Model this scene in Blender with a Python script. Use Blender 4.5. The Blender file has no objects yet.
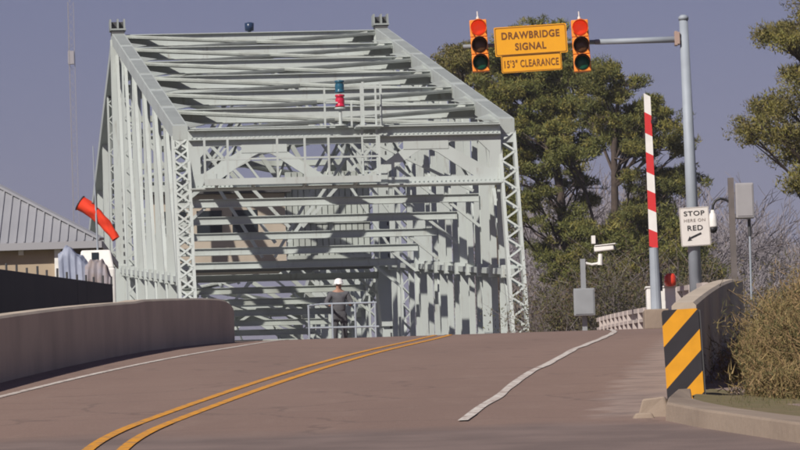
import bpy, bmesh, math, random
import numpy as np
from mathutils import Vector, Matrix
random.seed(7)
S = bpy.context.scene
C = S.collection
R = math.radians
PI = math.pi

# ------------------------------------------------------------------ camera
F, PITCH, ROLL, EZ = 5448.4, .0805477, .0315515, 1.6
cam = bpy.data.cameras.new('camera')
cam.sensor_width = 36.0
cam.lens = 36.0 * F / 800.0
cam.clip_start, cam.clip_end = 1.0, 6000.0
co = bpy.data.objects.new('camera', cam)
C.objects.link(co)
co.matrix_world = Matrix.Translation((0, 0, EZ)) @ Matrix.Rotation(R(90) + PITCH, 4, 'X') @ Matrix.Rotation(-ROLL, 4, 'Z')
S.camera = co

# ------------------------------------------------------------------ sky and sun
SUN_EL, SUN_AZ = R(39), R(-148)          # azimuth from +Y towards +X: behind the camera, to its left
W = bpy.data.worlds.new('World')
S.world = W
W.use_nodes = True
nt = W.node_tree
bg = nt.nodes['Background']
sk = nt.nodes.new('ShaderNodeTexSky')
sk.sky_type = 'NISHITA'
sk.sun_disc = False
sk.sun_elevation = SUN_EL
sk.sun_rotation = SUN_AZ
sk.air_density, sk.dust_density, sk.ozone_density = 1.0, 0.6, 3.0
hs = nt.nodes.new('ShaderNodeMixRGB')
hs.blend_type = 'MULTIPLY'
hs.inputs[0].default_value = 1.0
hs.inputs[2].default_value = (0.69, 0.51, 0.655, 1)
nt.links.new(sk.outputs[0], hs.inputs[1])
nt.links.new(hs.outputs[0], bg.inputs[0])
bg.inputs[1].default_value = 0.067
sl = bpy.data.lights.new('sun', 'SUN')
sl.energy = 5.0
sl.angle = R(0.5)
sl.color = (1.0, 0.94, 0.85)
so = bpy.data.objects.new('sun', sl)
C.objects.link(so)
sd = Vector((math.sin(SUN_AZ) * math.cos(SUN_EL), math.cos(SUN_AZ) * math.cos(SUN_EL), math.sin(SUN_EL)))
so.rotation_euler = sd.to_track_quat('Z', 'Y').to_euler()
so.location = sd * 50
vs = S.view_settings
vs.view_transform = 'Standard'
vs.look = 'None'
vs.exposure, vs.gamma = 0.0, 1.0
vs.use_curve_mapping = False
S.cycles.pixel_filter_type = 'BLACKMAN_HARRIS'
S.cycles.filter_width = 1.9

# ------------------------------------------------------------------ helpers
def at(px, py, d):
    """world point seen at photo pixel (px, py) at distance d along +Y"""
    U, V = px - 400.0, py - 225.0
    cr, sr = math.cos(ROLL), math.sin(ROLL)
    u, v = U * cr - V * sr, U * sr + V * cr
    x, zu = u / F, -v / F
    c, s = math.cos(PITCH), math.sin(PITCH)
    y, z = c - zu * s, s + zu * c
    return Vector((x / y * d, d, EZ + z / y * d))

def roadz(d):
    if d < 40: return .0762 * d
    return 1.6 + .0602 * d - .00022 * (d - 106) ** 2

def cx(d):
    """centre line of the road"""
    if d < 80: return -2.2 + .0685 * (d - 50)
    t = min((d - 80) / 67.0, 1.25)
    p0, m0, p1, m1 = -.145, .0685 * 67, -1.25, -.0965 * 67
    return (2*t**3 - 3*t**2 + 1) * p0 + (t**3 - 2*t**2 + t) * m0 + (-2*t**3 + 3*t**2) * p1 + (t**3 - t**2) * m1

class MB:
    def __init__(s): s.v, s.f, s.m = [], [], []
    def face(s, idx, m=0): s.f.append(idx); s.m.append(m)
    def quad(s, pts, m=0):
        n = len(s.v); s.v += [tuple(p) for p in pts]; s.face(list(range(n, n + len(pts))), m)
    def hexa(s, b, t, m=0):
        n = len(s.v); s.v += [tuple(p) for p in b] + [tuple(p) for p in t]; k = len(b)
        s.face([n + i for i in reversed(range(k))], m); s.face([n + k + i for i in range(k)], m)
        for i in range(k): s.face([n + i, n + (i + 1) % k, n + k + (i + 1) % k, n + k + i], m)
    def box(s, x0, x1, y0, y1, z0, z1, m=0):
        s.hexa([(x0, y0, z0), (x1, y0, z0), (x1, y1, z0), (x0, y1, z0)], [(x0, y0, z1), (x1, y0, z1), (x1, y1, z1), (x0, y1, z1)], m)
    def bar(s, p, q, w, h, up=(0, 0, 1), m=0):
        p, q = Vector(p), Vector(q); d = (q - p).normalized(); up = Vector(up)
        sd_ = d.cross(up)
        if sd_.length < 1e-4: sd_ = d.cross(Vector((0, 1, 0)))
        sd_.normalize(); u = sd_.cross(d).normalized()
        a, b = sd_ * w / 2, u * h / 2
        s.hexa([p - a - b, p + a - b, p + a + b, p - a + b], [q - a - b, q + a - b, q + a + b, q - a + b], m)
    def tube(s, pts, rad, n=8, m=0, cap=True):
        pts = [Vector(p) for p in pts]
        if not hasattr(rad, '__len__'): rad = [rad] * len(pts)
        base = len(s.v); u = None
        for i, p in enumerate(pts):
            d = (pts[min(i + 1, len(pts) - 1)] - pts[max(i - 1, 0)]).normalized()
            if u is None:
                u = d.cross(Vector((0, 0, 1)) if abs(d.z) < .9 else Vector((1, 0, 0))).normalized()
            else:
                u = (u - d * u.dot(d)).normalized()
            w = d.cross(u)
            for k in range(n):
                a = 2 * PI * k / n
                s.v.append(tuple(p + (u * math.cos(a) + w * math.sin(a)) * rad[i]))
        for i in range(len(pts) - 1):
            for k in range(n):
                s.face([base + i*n + k, base + i*n + (k+1) % n, base + (i+1)*n + (k+1) % n, base + (i+1)*n + k], m)
        if cap:
            s.face([base + k for k in reversed(range(n))], m)
            s.face([base + (len(pts)-1)*n + k for k in range(n)], m)
    def lathe(s, prof, org=(0, 0, 0), axis=(0, 0, 1), n=16, m=0):
        o, ax = Vector(org), Vector(axis).normalized()
        s.tube([o + ax * z for r, z in prof], [max(r, .0005) for r, z in prof], n, m)
    def lace(s, p, q, side, w, n, t=.035, m=0, dbl=False):
        """zigzag lacing bars between two parallel edges +-side*w/2 from p to q"""
        p, q, side = Vector(p), Vector(q), Vector(side).normalized()
        nn = (q - p).normalized().cross(side)
        for i in range(n):
            a, b = p + (q - p) * (i / n), p + (q - p) * ((i + 1) / n)
            g = 1 if i % 2 else -1
            s.bar(a - side * g * w / 2, b + side * g * w / 2, t, .012, nn, m)
            if dbl: s.bar(a + side * g * w / 2 + nn * .013, b - side * g * w / 2 + nn * .013, t, .012, nn, m)
    def build(s, name, mats, parent=None, smooth=False, bevel=0):
        me = bpy.data.meshes.new(name)
        me.from_pydata(s.v, [], s.f)
        if not isinstance(mats, (list, tuple)): mats = [mats]
        for mm in mats: me.materials.append(mm)
        if len(mats) > 1: me.polygons.foreach_set('material_index', s.m)
        if smooth: me.polygons.foreach_set('use_smooth', [True] * len(me.polygons))
        me.update()
        o = bpy.data.objects.new(name, me)
        C.objects.link(o)
        if parent: o.parent = parent
        if bevel:
            b = o.modifiers.new('bevel', 'BEVEL'); b.width = bevel; b.segments = 2; b.limit_method = 'ANGLE'
        return o

def tag(o, label=None, cat=None, group=None, kind=None):
    if label: o['label'] = label
    if cat: o['category'] = cat
    if group: o['group'] = group
    if kind: o['kind'] = kind
    return o

def thing(name, label, cat, loc=(0, 0, 0), rz=0, group=None):
    o = bpy.data.objects.new(name, None)
    o.empty_display_size = .3
    C.objects.link(o)
    o.location = loc
    o.rotation_euler = (0, 0, rz)
    return tag(o, label, cat, group)

def curve_mesh(cu):
    ob = bpy.data.objects.new('outline', cu)
    C.objects.link(ob)
    bpy.context.view_layer.update()
    dg = bpy.context.evaluated_depsgraph_get()
    me = bpy.data.meshes.new_from_object(ob.evaluated_get(dg))
    bpy.data.objects.remove(ob)
    return me

def plate(name, polys, thick, mat, parent=None):
    """flat plate in local XZ with holes (even-odd filled), thickness along Y"""
    cu = bpy.data.curves.new(name, 'CURVE')
    cu.dimensions = '2D'; cu.fill_mode = 'BOTH'; cu.extrude = thick / 2
    for P in polys:
        sp = cu.splines.new('POLY'); sp.points.add(len(P) - 1); sp.use_cyclic_u = True
        for k, (x, z) in enumerate(P): sp.points[k].co = (x, z, 0, 1)
    me = curve_mesh(cu)
    me.transform(Matrix.Rotation(R(90), 4, 'X'))
    me.name = name
    me.materials.clear(); me.materials.append(mat)
    o = bpy.data.objects.new(name, me); C.objects.link(o)
    if parent: o.parent = parent
    return o

def lettering(text, size, w, mat, parent, x, z, y=-.012, bold=.0, name='lettering', h=None):
    cu = bpy.data.curves.new(name, 'FONT')
    cu.body = text; cu.size = size; cu.align_x = 'CENTER'; cu.align_y = 'CENTER'
    cu.extrude = .002; cu.offset = bold; cu.space_character = 1.12
    me = curve_mesh(cu)
    xs = [v.co.x for v in me.vertices]; ys = [v.co.y for v in me.vertices]
    sx = w / (max(xs) - min(xs)); sy = (h / (max(ys) - min(ys))) if h else 1
    mx, my = (max(xs) + min(xs)) / 2, (max(ys) + min(ys)) / 2
    for v in me.vertices: v.co.x = (v.co.x - mx) * sx; v.co.y = (v.co.y - my) * sy
    me.transform(Matrix.Rotation(R(90), 4, 'X'))
    me.materials.clear(); me.materials.append(mat)
    o = bpy.data.objects.new(name, me); C.objects.link(o)
    o.parent = parent; o.location = (x, y, z)
    return o

# ------------------------------------------------------------------ materials
def mat(name, col, rough=.6, col2=None, scale=3.0, amt=.5, metal=0, bump=0, bscale=30, spec=.4, island=False, stretch=None, emit=None, lo=.35, hi=.7):
    m = bpy.data.materials.new(name); m.use_nodes = True
    t = m.node_tree; b = t.nodes['Principled BSDF']
    b.inputs['Roughness'].default_value = rough
    b.inputs['Metallic'].default_value = metal
    b.inputs['Specular IOR Level'].default_value = spec
    b.inputs['Base Color'].default_value = (*col, 1)
    tc = t.nodes.new('ShaderNodeTexCoord')
    if col2:
        mx = t.nodes.new('ShaderNodeMixRGB')
        mx.inputs[1].default_value = (*col, 1); mx.inputs[2].default_value = (*col2, 1)
        if island:
            g = t.nodes.new('ShaderNodeNewGeometry')
            t.links.new(g.outputs['Random Per Island'], mx.inputs[0])
        else:
            n = t.nodes.new('ShaderNodeTexNoise'); n.inputs['Scale'].default_value = scale; n.inputs['Detail'].default_value = 6
            src = tc.outputs['Object']
            if stretch:
                mp = t.nodes.new('ShaderNodeMapping'); mp.inputs['Scale'].default_value = stretch
                t.links.new(src, mp.inputs[0]); src = mp.outputs[0]
            t.links.new(src, n.inputs['Vector'])
            r = t.nodes.new('ShaderNodeMapRange')
            r.inputs[1].default_value = lo; r.inputs[2].default_value = hi; r.inputs[3].default_value = 0; r.inputs[4].default_value = amt
            t.links.new(n.outputs[0], r.inputs[0]); t.links.new(r.outputs[0], mx.inputs[0])
        t.links.new(mx.outputs[0], b.inputs['Base Color'])
    if bump:
        n2 = t.nodes.new('ShaderNodeTexNoise'); n2.inputs['Scale'].default_value = bscale; n2.inputs['Detail'].default_value = 4
        t.links.new(tc.outputs['Object'], n2.inputs['Vector'])
        bp = t.nodes.new('ShaderNodeBump'); bp.inputs['Strength'].default_value = bump; bp.inputs['Distance'].default_value = .02
        t.links.new(n2.outputs[0], bp.inputs['Height']); t.links.new(bp.outputs[0], b.inputs['Normal'])
    if emit:
        b.inputs['Emission Color'].default_value = (*emit[0], 1); b.inputs['Emission Strength'].default_value = emit[1]
    return m

M = {}
M['steel'] = mat('painted_steel', (.475, .518, .503), .5, (.37, .395, .375), .9, .55, stretch=(1, 1, .35))
def rust(m, amt):
    t = m.node_tree; b = t.nodes['Principled BSDF']; src = b.inputs['Base Color'].links[0].from_socket
    tc = t.nodes.new('ShaderNodeTexCoord'); mp = t.nodes.new('ShaderNodeMapping'); mp.inputs['Scale'].default_value = (4.5, 1.5, .7)
    n = t.nodes.new('ShaderNodeTexNoise'); n.inputs['Scale'].default_value = 1.6; n.inputs['Detail'].default_value = 8; n.inputs['Roughness'].default_value = .65
    t.links.new(tc.outputs['Object'], mp.inputs[0]); t.links.new(mp.outputs[0], n.inputs['Vector'])
    r = t.nodes.new('ShaderNodeMapRange'); r.inputs[1].default_value = .57; r.inputs[2].default_value = .74; r.inputs[4].default_value = amt
    t.links.new(n.outputs[0], r.inputs[0])
    x = t.nodes.new('ShaderNodeMixRGB'); x.inputs[2].default_value = (.22, .18, .145, 1)
    t.links.new(r.outputs[0], x.inputs[0]); t.links.new(src, x.inputs[1]); t.links.new(x.outputs[0], b.inputs['Base Color'])
rust(M['steel'], .55)
M['steel_grey'] = mat('grey_steel', (.42, .46, .43), .55, (.25, .26, .24), 1.3, .7)  # darker mottled grey for laterals, far struts and inner frames
M['cover'] = mat('cover_plate_steel', (.33, .36, .35), .55, (.235, .255, .25), 1.1, .6)
M['dark'] = mat('dark_steel', (.05, .052, .058), .6, (.09, .085, .08), 2, .6)
M['deck'] = mat('steel_deck', (.30, .30, .29), .7, (.20, .19, .18), 2, .7)
M['galv'] = mat('galvanised_steel', (.33, .37, .42), .6, (.25, .28, .32), 3, .6, metal=.05)
M['grey'] = mat('grey_cabinet', (.27, .285, .30), .5, (.20, .21, .22), 4, .5)
M['white'] = mat('white_paint', (.78, .77, .74), .45, (.6, .58, .54), 5, .5)
M['black'] = mat('black_paint', (.018, .018, .02), .5)
M['red'] = mat('red_stripe', (.62, .03, .035), .45, (.5, .05, .04), 6, .4)
M['redlamp'] = mat('red_lens', (.7, .06, .03), .25, spec=.5)
M['sock'] = mat('orange_red_cloth', (.80, .055, .015), .8, (.65, .03, .015), 4, .6)
M['signal'] = mat('signal_orange', (.95, .29, .035), .45, (.80, .23, .03), 6, .4)
M['signyellow'] = mat('sign_yellow', (.78, .36, .015), .4, (.70, .30, .012), 5, .4)
M['signwhite'] = mat('sign_white', (.70, .665, .63), .4, (.60, .57, .53), 6, .5)
M['lit_red'] = mat('lit_red_lens', (.5, .03, .01), .3, emit=((1.0, .06, .015), .52))
M['off_amber'] = mat('dark_amber_lens', (.10, .045, .02), .25)
M['off_green'] = mat('dark_green_lens', (.008, .085, .05), .25)
M['concrete'] = mat('concrete', (.50, .425, .34), .85, (.36, .305, .245), .8, .8, bump=.3, bscale=14)
M['concrete_pale'] = mat('pale_concrete', (.31, .245, .19), .85, (.20, .155, .12), .9, .8, bump=.4, bscale=12)
M['line_white'] = mat('road_paint_white', (.62, .58, .53), .7, (.30, .22, .19), 9, .95, lo=.46, hi=.62)
M['line_yellow'] = mat('road_paint_yellow', (.66, .29, .02), .7, (.30, .18, .09), 9, .9, lo=.47, hi=.64)
M['roof'] = mat('metal_roof', (.37, .375, .40), .4, (.29, .295, .32), .8, .6, metal=.2)
M['tan'] = mat('tan_siding', (.40, .32, .23), .75, (.32, .25, .18), 2, .6)
M['tarp'] = mat('blue_grey_tarp', (.24, .27, .36), .55, (.34, .37, .46), 2, .8, bump=.5, bscale=5)
M['screen'] = mat('black_privacy_screen', (.016, .016, .022), .7, (.03, .028, .034), 1.2, .7, stretch=(1, 1, .25))
M['glass'] = mat('dark_glass', (.02, .025, .03), .12, spec=.6)
M['bark'] = mat('pine_bark', (.085, .062, .05), .9, (.045, .034, .03), 5, .8, bump=.6, bscale=8)
M['barebark'] = mat('bare_branch', (.19, .165, .16), .9, (.12, .10, .10), 3, .8)
M['farbark'] = mat('hazed_branch', (.25, .225, .24), .9, (.19, .17, .185), 3, .8)  # paler lilac copy of the bare bark, distance haze mixed into the colour
M['needles'] = mat('pine_needles', (.072, .088, .020), .7, (.165, .160, .038), island=True)
M['needles2'] = mat('pine_needles_deep', (.060, .075, .018), .7, (.150, .140, .034), island=True)
M['needles3'] = mat('pine_needles_brown', (.085, .086, .024), .7, (.185, .148, .040), island=True)
M['needles_lit'] = mat('sunlit_pine_needles', (.115, .122, .024), .7, (.235, .195, .046), island=True)  # lighter tufts mixed in at random, sunlight painted into the needle colour
M['brush'] = mat('dry_leaves', (.13, .085, .055), .8, (.075, .065, .03), island=True)
M['brushgreen'] = mat('brush_leaves', (.055, .062, .022), .8, (.115, .10, .035), island=True)
M['weed'] = mat('dry_weeds', (.28, .20, .085), .8, (.145, .12, .045), island=True)
M['weed2'] = mat('brown_weeds', (.29, .19, .095), .8, (.17, .12, .055), island=True)
M['grass'] = mat('grass_blades', (.07, .085, .022), .8, (.17, .13, .06), island=True)
M['earth'] = mat('earth', (.105, .088, .05), .95, (.07, .078, .03), .35, .95, bump=.4, bscale=3)
M['water'] = mat('canal_water', (.03, .04, .045), .12, spec=.5, bump=.2, bscale=1.5)

def asphalt(name, c1, c2, c3):
    m = mat(name, c1, .85, c2, .35, .8, bump=.35, bscale=60, stretch=(1.4, .22, 1))
    t = m.node_tree; b = t.nodes['Principled BSDF']; l = b.inputs['Base Color'].links[0]
    src = l.from_socket
    tc = t.nodes.new('ShaderNodeTexCoord')
    n = t.nodes.new('ShaderNodeTexNoise'); n.inputs['Scale'].default_value = 45; n.inputs['Detail'].default_value = 3
    t.links.new(tc.outputs['Object'], n.inputs['Vector'])
    n3 = t.nodes.new('ShaderNodeTexNoise'); n3.inputs['Scale'].default_value = 2.2; n3.inputs['Detail'].default_value = 6; n3.inputs['Roughness'].default_value = .7
    mp = t.nodes.new('ShaderNodeMapping'); mp.inputs['Scale'].default_value = (1, .3, 1)
    t.links.new(tc.outputs['Object'], mp.inputs[0]); t.links.new(mp.outputs[0], n3.inputs['Vector'])
    r3 = t.nodes.new('ShaderNodeMapRange'); r3.inputs[1].default_value = .5; r3.inputs[2].default_value = .75; r3.inputs[4].default_value = .6
    t.links.new(n3.outputs[0], r3.inputs[0])
    a = t.nodes.new('ShaderNodeMixRGB'); a.inputs[2].default_value = (*c3, 1)
    t.links.new(src, a.inputs[1]); t.links.new(r3.outputs[0], a.inputs[0])
    o = t.nodes.new('ShaderNodeMixRGB'); o.blend_type = 'OVERLAY'; o.inputs[0].default_value = .35
    t.links.new(a.outputs[0], o.inputs[1]); t.links.new(n.outputs[0], o.inputs[2])
    # fine cracks and a few sealed seams
    vo = t.nodes.new('ShaderNodeTexVoronoi'); vo.feature = 'DISTANCE_TO_EDGE'; vo.inputs['Scale'].default_value = .33
    ns = t.nodes.new('ShaderNodeTexNoise'); ns.inputs['Scale'].default_value = 1.2; ns.inputs['Detail'].default_value = 5
    t.links.new(tc.outputs['Object'], ns.inputs['Vector'])
    ad = t.nodes.new('ShaderNodeMixRGB'); ad.blend_type = 'ADD'; ad.inputs[0].default_value = .9
    t.links.new(tc.outputs['Object'], ad.inputs[1]); t.links.new(ns.outputs['Color'], ad.inputs[2])
    t.links.new(ad.outputs[0], vo.inputs['Vector'])
    cr = t.nodes.new('ShaderNodeMapRange'); cr.inputs[1].default_value = .004; cr.inputs[2].default_value = .016
    cr.inputs[3].default_value = .28; cr.inputs[4].default_value = 0
    t.links.new(vo.outputs['Distance'], cr.inputs[0])
    k = t.nodes.new('ShaderNodeMixRGB'); k.inputs[2].default_value = (.05, .042, .04, 1)
    t.links.new(cr.outputs[0], k.inputs[0]); t.links.new(o.outputs[0], k.inputs[1])
    t.links.new(k.outputs[0], b.inputs['Base Color'])
    return m
M['road'] = asphalt('worn_asphalt', (.228, .155, .126), (.192, .130, .106), (.252, .180, .147))
def blend_road():
    """older grey paving gives way to the brown surface along a ragged joint; paler concrete on the right shoulder"""
    t = M['road'].node_tree; b = t.nodes['Principled BSDF']; src = b.inputs['Base Color'].links[0].from_socket
    tc = t.nodes.new('ShaderNodeTexCoord'); sp = t.nodes.new('ShaderNodeSeparateXYZ'); t.links.new(tc.outputs['Object'], sp.inputs[0])
    def math_(op, a, c):
        n = t.nodes.new('ShaderNodeMath'); n.operation = op
        for k_, v in enumerate((a, c)):
            if hasattr(v, 'links'): t.links.new(v, n.inputs[k_])
            else: n.inputs[k_].default_value = v
        return n.outputs[0]
    def noise(sc, det):
        n = t.nodes.new('ShaderNodeTexNoise'); n.inputs['Scale'].default_value = sc; n.inputs['Detail'].default_value = det
        t.links.new(tc.outputs['Object'], n.inputs['Vector']); return n.outputs[0]
    def ramp(v, a, c):
        n = t.nodes.new('ShaderNodeMapRange'); n.inputs[1].default_value = a; n.inputs[2].default_value = c; t.links.new(v, n.inputs[0]); return n.outputs[0]
    y = math_('ADD', sp.outputs['Y'], math_('MULTIPLY', noise(.5, 6), 3.2))
    f1 = ramp(y, 48.4, 47.0)
    g = t.nodes.new('ShaderNodeMixRGB'); t.links.new(f1, g.inputs[0]); t.links.new(src, g.inputs[1])
    gm_ = t.nodes.new('ShaderNodeMixRGB'); gm_.inputs[1].default_value = (.15, .112, .10, 1); gm_.inputs[2].default_value = (.205, .152, .134, 1)
    t.links.new(ramp(noise(1.1, 8), .4, .68), gm_.inputs[0]); t.links.new(gm_.outputs[0], g.inputs[2])
    off = math_('SUBTRACT', sp.outputs['X'], math_('ADD', math_('MULTIPLY', sp.outputs['Y'], .0685), -5.625))
    e = math_('ADD', off, math_('MULTIPLY', noise(1.6, 5), .9))
    f2 = math_('MULTIPLY', ramp(e, 4.35, 4.55), math_('MULTIPLY', ramp(y, 48.2, 49.5), ramp(sp.outputs['Y'], 104, 96)))
    c_ = t.nodes.new('ShaderNodeMixRGB'); t.links.new(f2, c_.inputs[0]); t.links.new(g.outputs[0], c_.inputs[1])
    cm_ = t.nodes.new('ShaderNodeMixRGB'); cm_.inputs[1].default_value = (.30, .225, .19, 1); cm_.inputs[2].default_value = (.20, .15, .13, 1)
    t.links.new(ramp(noise(2.4, 8), .42, .68), cm_.inputs[0]); t.links.new(cm_.outputs[0], c_.inputs[2])
    t.links.new(c_.outputs[0], b.inputs['Base Color'])
blend_road()

# ------------------------------------------------------------------ ground, water, roads
def terrain(x, d):
    if d < 148:
        z = roadz(max(d, -40)) - .16
        off = abs(x - cx(max(min(d, 147), 0)))
        if off > 4.5: z -= min((off - 4.5) * .05, .5)
        if d < 0: z = .03 * d - .16
    if 143 < d < 226:
        z0, z1 = roadz(143) - .3, 9.3
        t = (d - 143) / 83
        dip = min(1, t / .12, (1 - t) / .12)
        z = (z0 * (1 - t) + z1 * t) * (1 - dip) + 4.2 * dip
    if d >= 226: z = 9.3 + .6 * math.sin(x * .03) * math.sin(d * .02)
    return z
ds = [-200, -60, -20] + [i * 2 for i in range(0, 118)] + [240, 260, 300, 360, 450, 600, 900, 1500, 2500, 4000]
xs = [-1500, -600, -250, -120, -70, -45] + [i * 1.5 for i in range(-20, 25)] + [45, 70, 120, 250, 600, 1500]
g = MB()
for d in ds:
    for x in xs: g.v.append((x, d, terrain(x, d)))
nx = len(xs)
for i in range(len(ds) - 1):
    for k in range(nx - 1): g.face([i*nx + k, i*nx + k + 1, (i+1)*nx + k + 1, (i+1)*nx + k])
tag(g.build('ground', M['earth']), kind='structure')
g = MB(); g.quad([(-1500, 146, 6.4), (1500, 146, 6.4), (1500, 224, 6.4), (-1500, 224, 6.4)])
tag(g.build('water', M['water']), kind='structure')

def strip(name, f0, f1, d0, d1, dz, material, step=1.0):
    s = MB(); n = int((d1 - d0) / step)
    for i in range(n + 1):
        d = d0 + (d1 - d0) * i / n
        z = roadz(d) + dz - (.012 if i == 0 and name == 'road' else 0)
        s.v += [(f0(d), d, z), (f1(d), d, z)]
    for i in range(n): s.face([2*i, 2*i + 1, 2*i + 3, 2*i + 2])
    return s.build(name, material)
tag(strip('cross_road', lambda d: -60, lambda d: 60, -30, 49, -.004, M['road']), kind='structure')
tag(strip('road', lambda d: cx(d) - 5.4, lambda d: cx(d) + 5.3, 48, 148.2, 0, M['road']), kind='structure')

def yl(d): return cx(d) + (.007 * (49 - d) ** 2 if d < 49 else 0)
for off, nm in ((-.145, 'centre_line'), (.145, 'centre_line')):
    tag(strip(nm, lambda d: yl(d) + off - .05, lambda d: yl(d) + off + .05, 41, 147, .006, M['line_yellow'], .5), kind='structure')
def rl(d):
    w = .016 * math.sin(d * .5) + .008 * math.sin(d * 1.1)
    return cx(d) + 2.88 + .006 * max(0, d - 60) + w * (1 if d < 75 else .3)
tag(strip('edge_line', lambda d: rl(d) - .048 - .006 * math.sin(d), lambda d: rl(d) + .048 + .006 * math.sin(d * 1.7), 47.4, 147, .008, M['line_white'], .2), kind='structure')
def ll(d): return cx(d) - 2.62 - .009 * max(0, d - 57)
tag(strip('edge_line', lambda d: ll(d) - .05, lambda d: ll(d) + .05, 44, 147, .006, M['line_white'], .5), kind='structure')

# kerb and pavement turning along the cross road, right
k = MB()
front = [(2.46, 49.4), (2.27, 47.4), (2.2, 46.3), (2.40, 44.8), (2.66, 43.4), (3.05, 41.4), (4.6, 37), (12, 30)]
back = [(2.62, 50.0), (2.58, 49.0), (2.62, 47.6), (2.82, 46.2), (3.08, 44.8), (3.5, 42.4), (5.1, 37.8), (13, 32)]
for (a, b) in zip(front, back):
    for x, d, h in ((a[0], a[1], -.05), (a[0] + .02, a[1] + .05, .15), (b[0], b[1], .17 - .06 * (b[1] - a[1])), (b[0], b[1], -.1)): k.v.append((x, d, roadz(d) + h))
for i in range(len(front) - 1):
    for j in range(3): k.face([4*i + j, 4*i + j + 4, 4*i + j + 5, 4*i + j + 1])
k.face([0, 1, 2, 3])
tag(k.build('pavement', M['concrete_pale'], bevel=.02), kind='structure')

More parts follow.
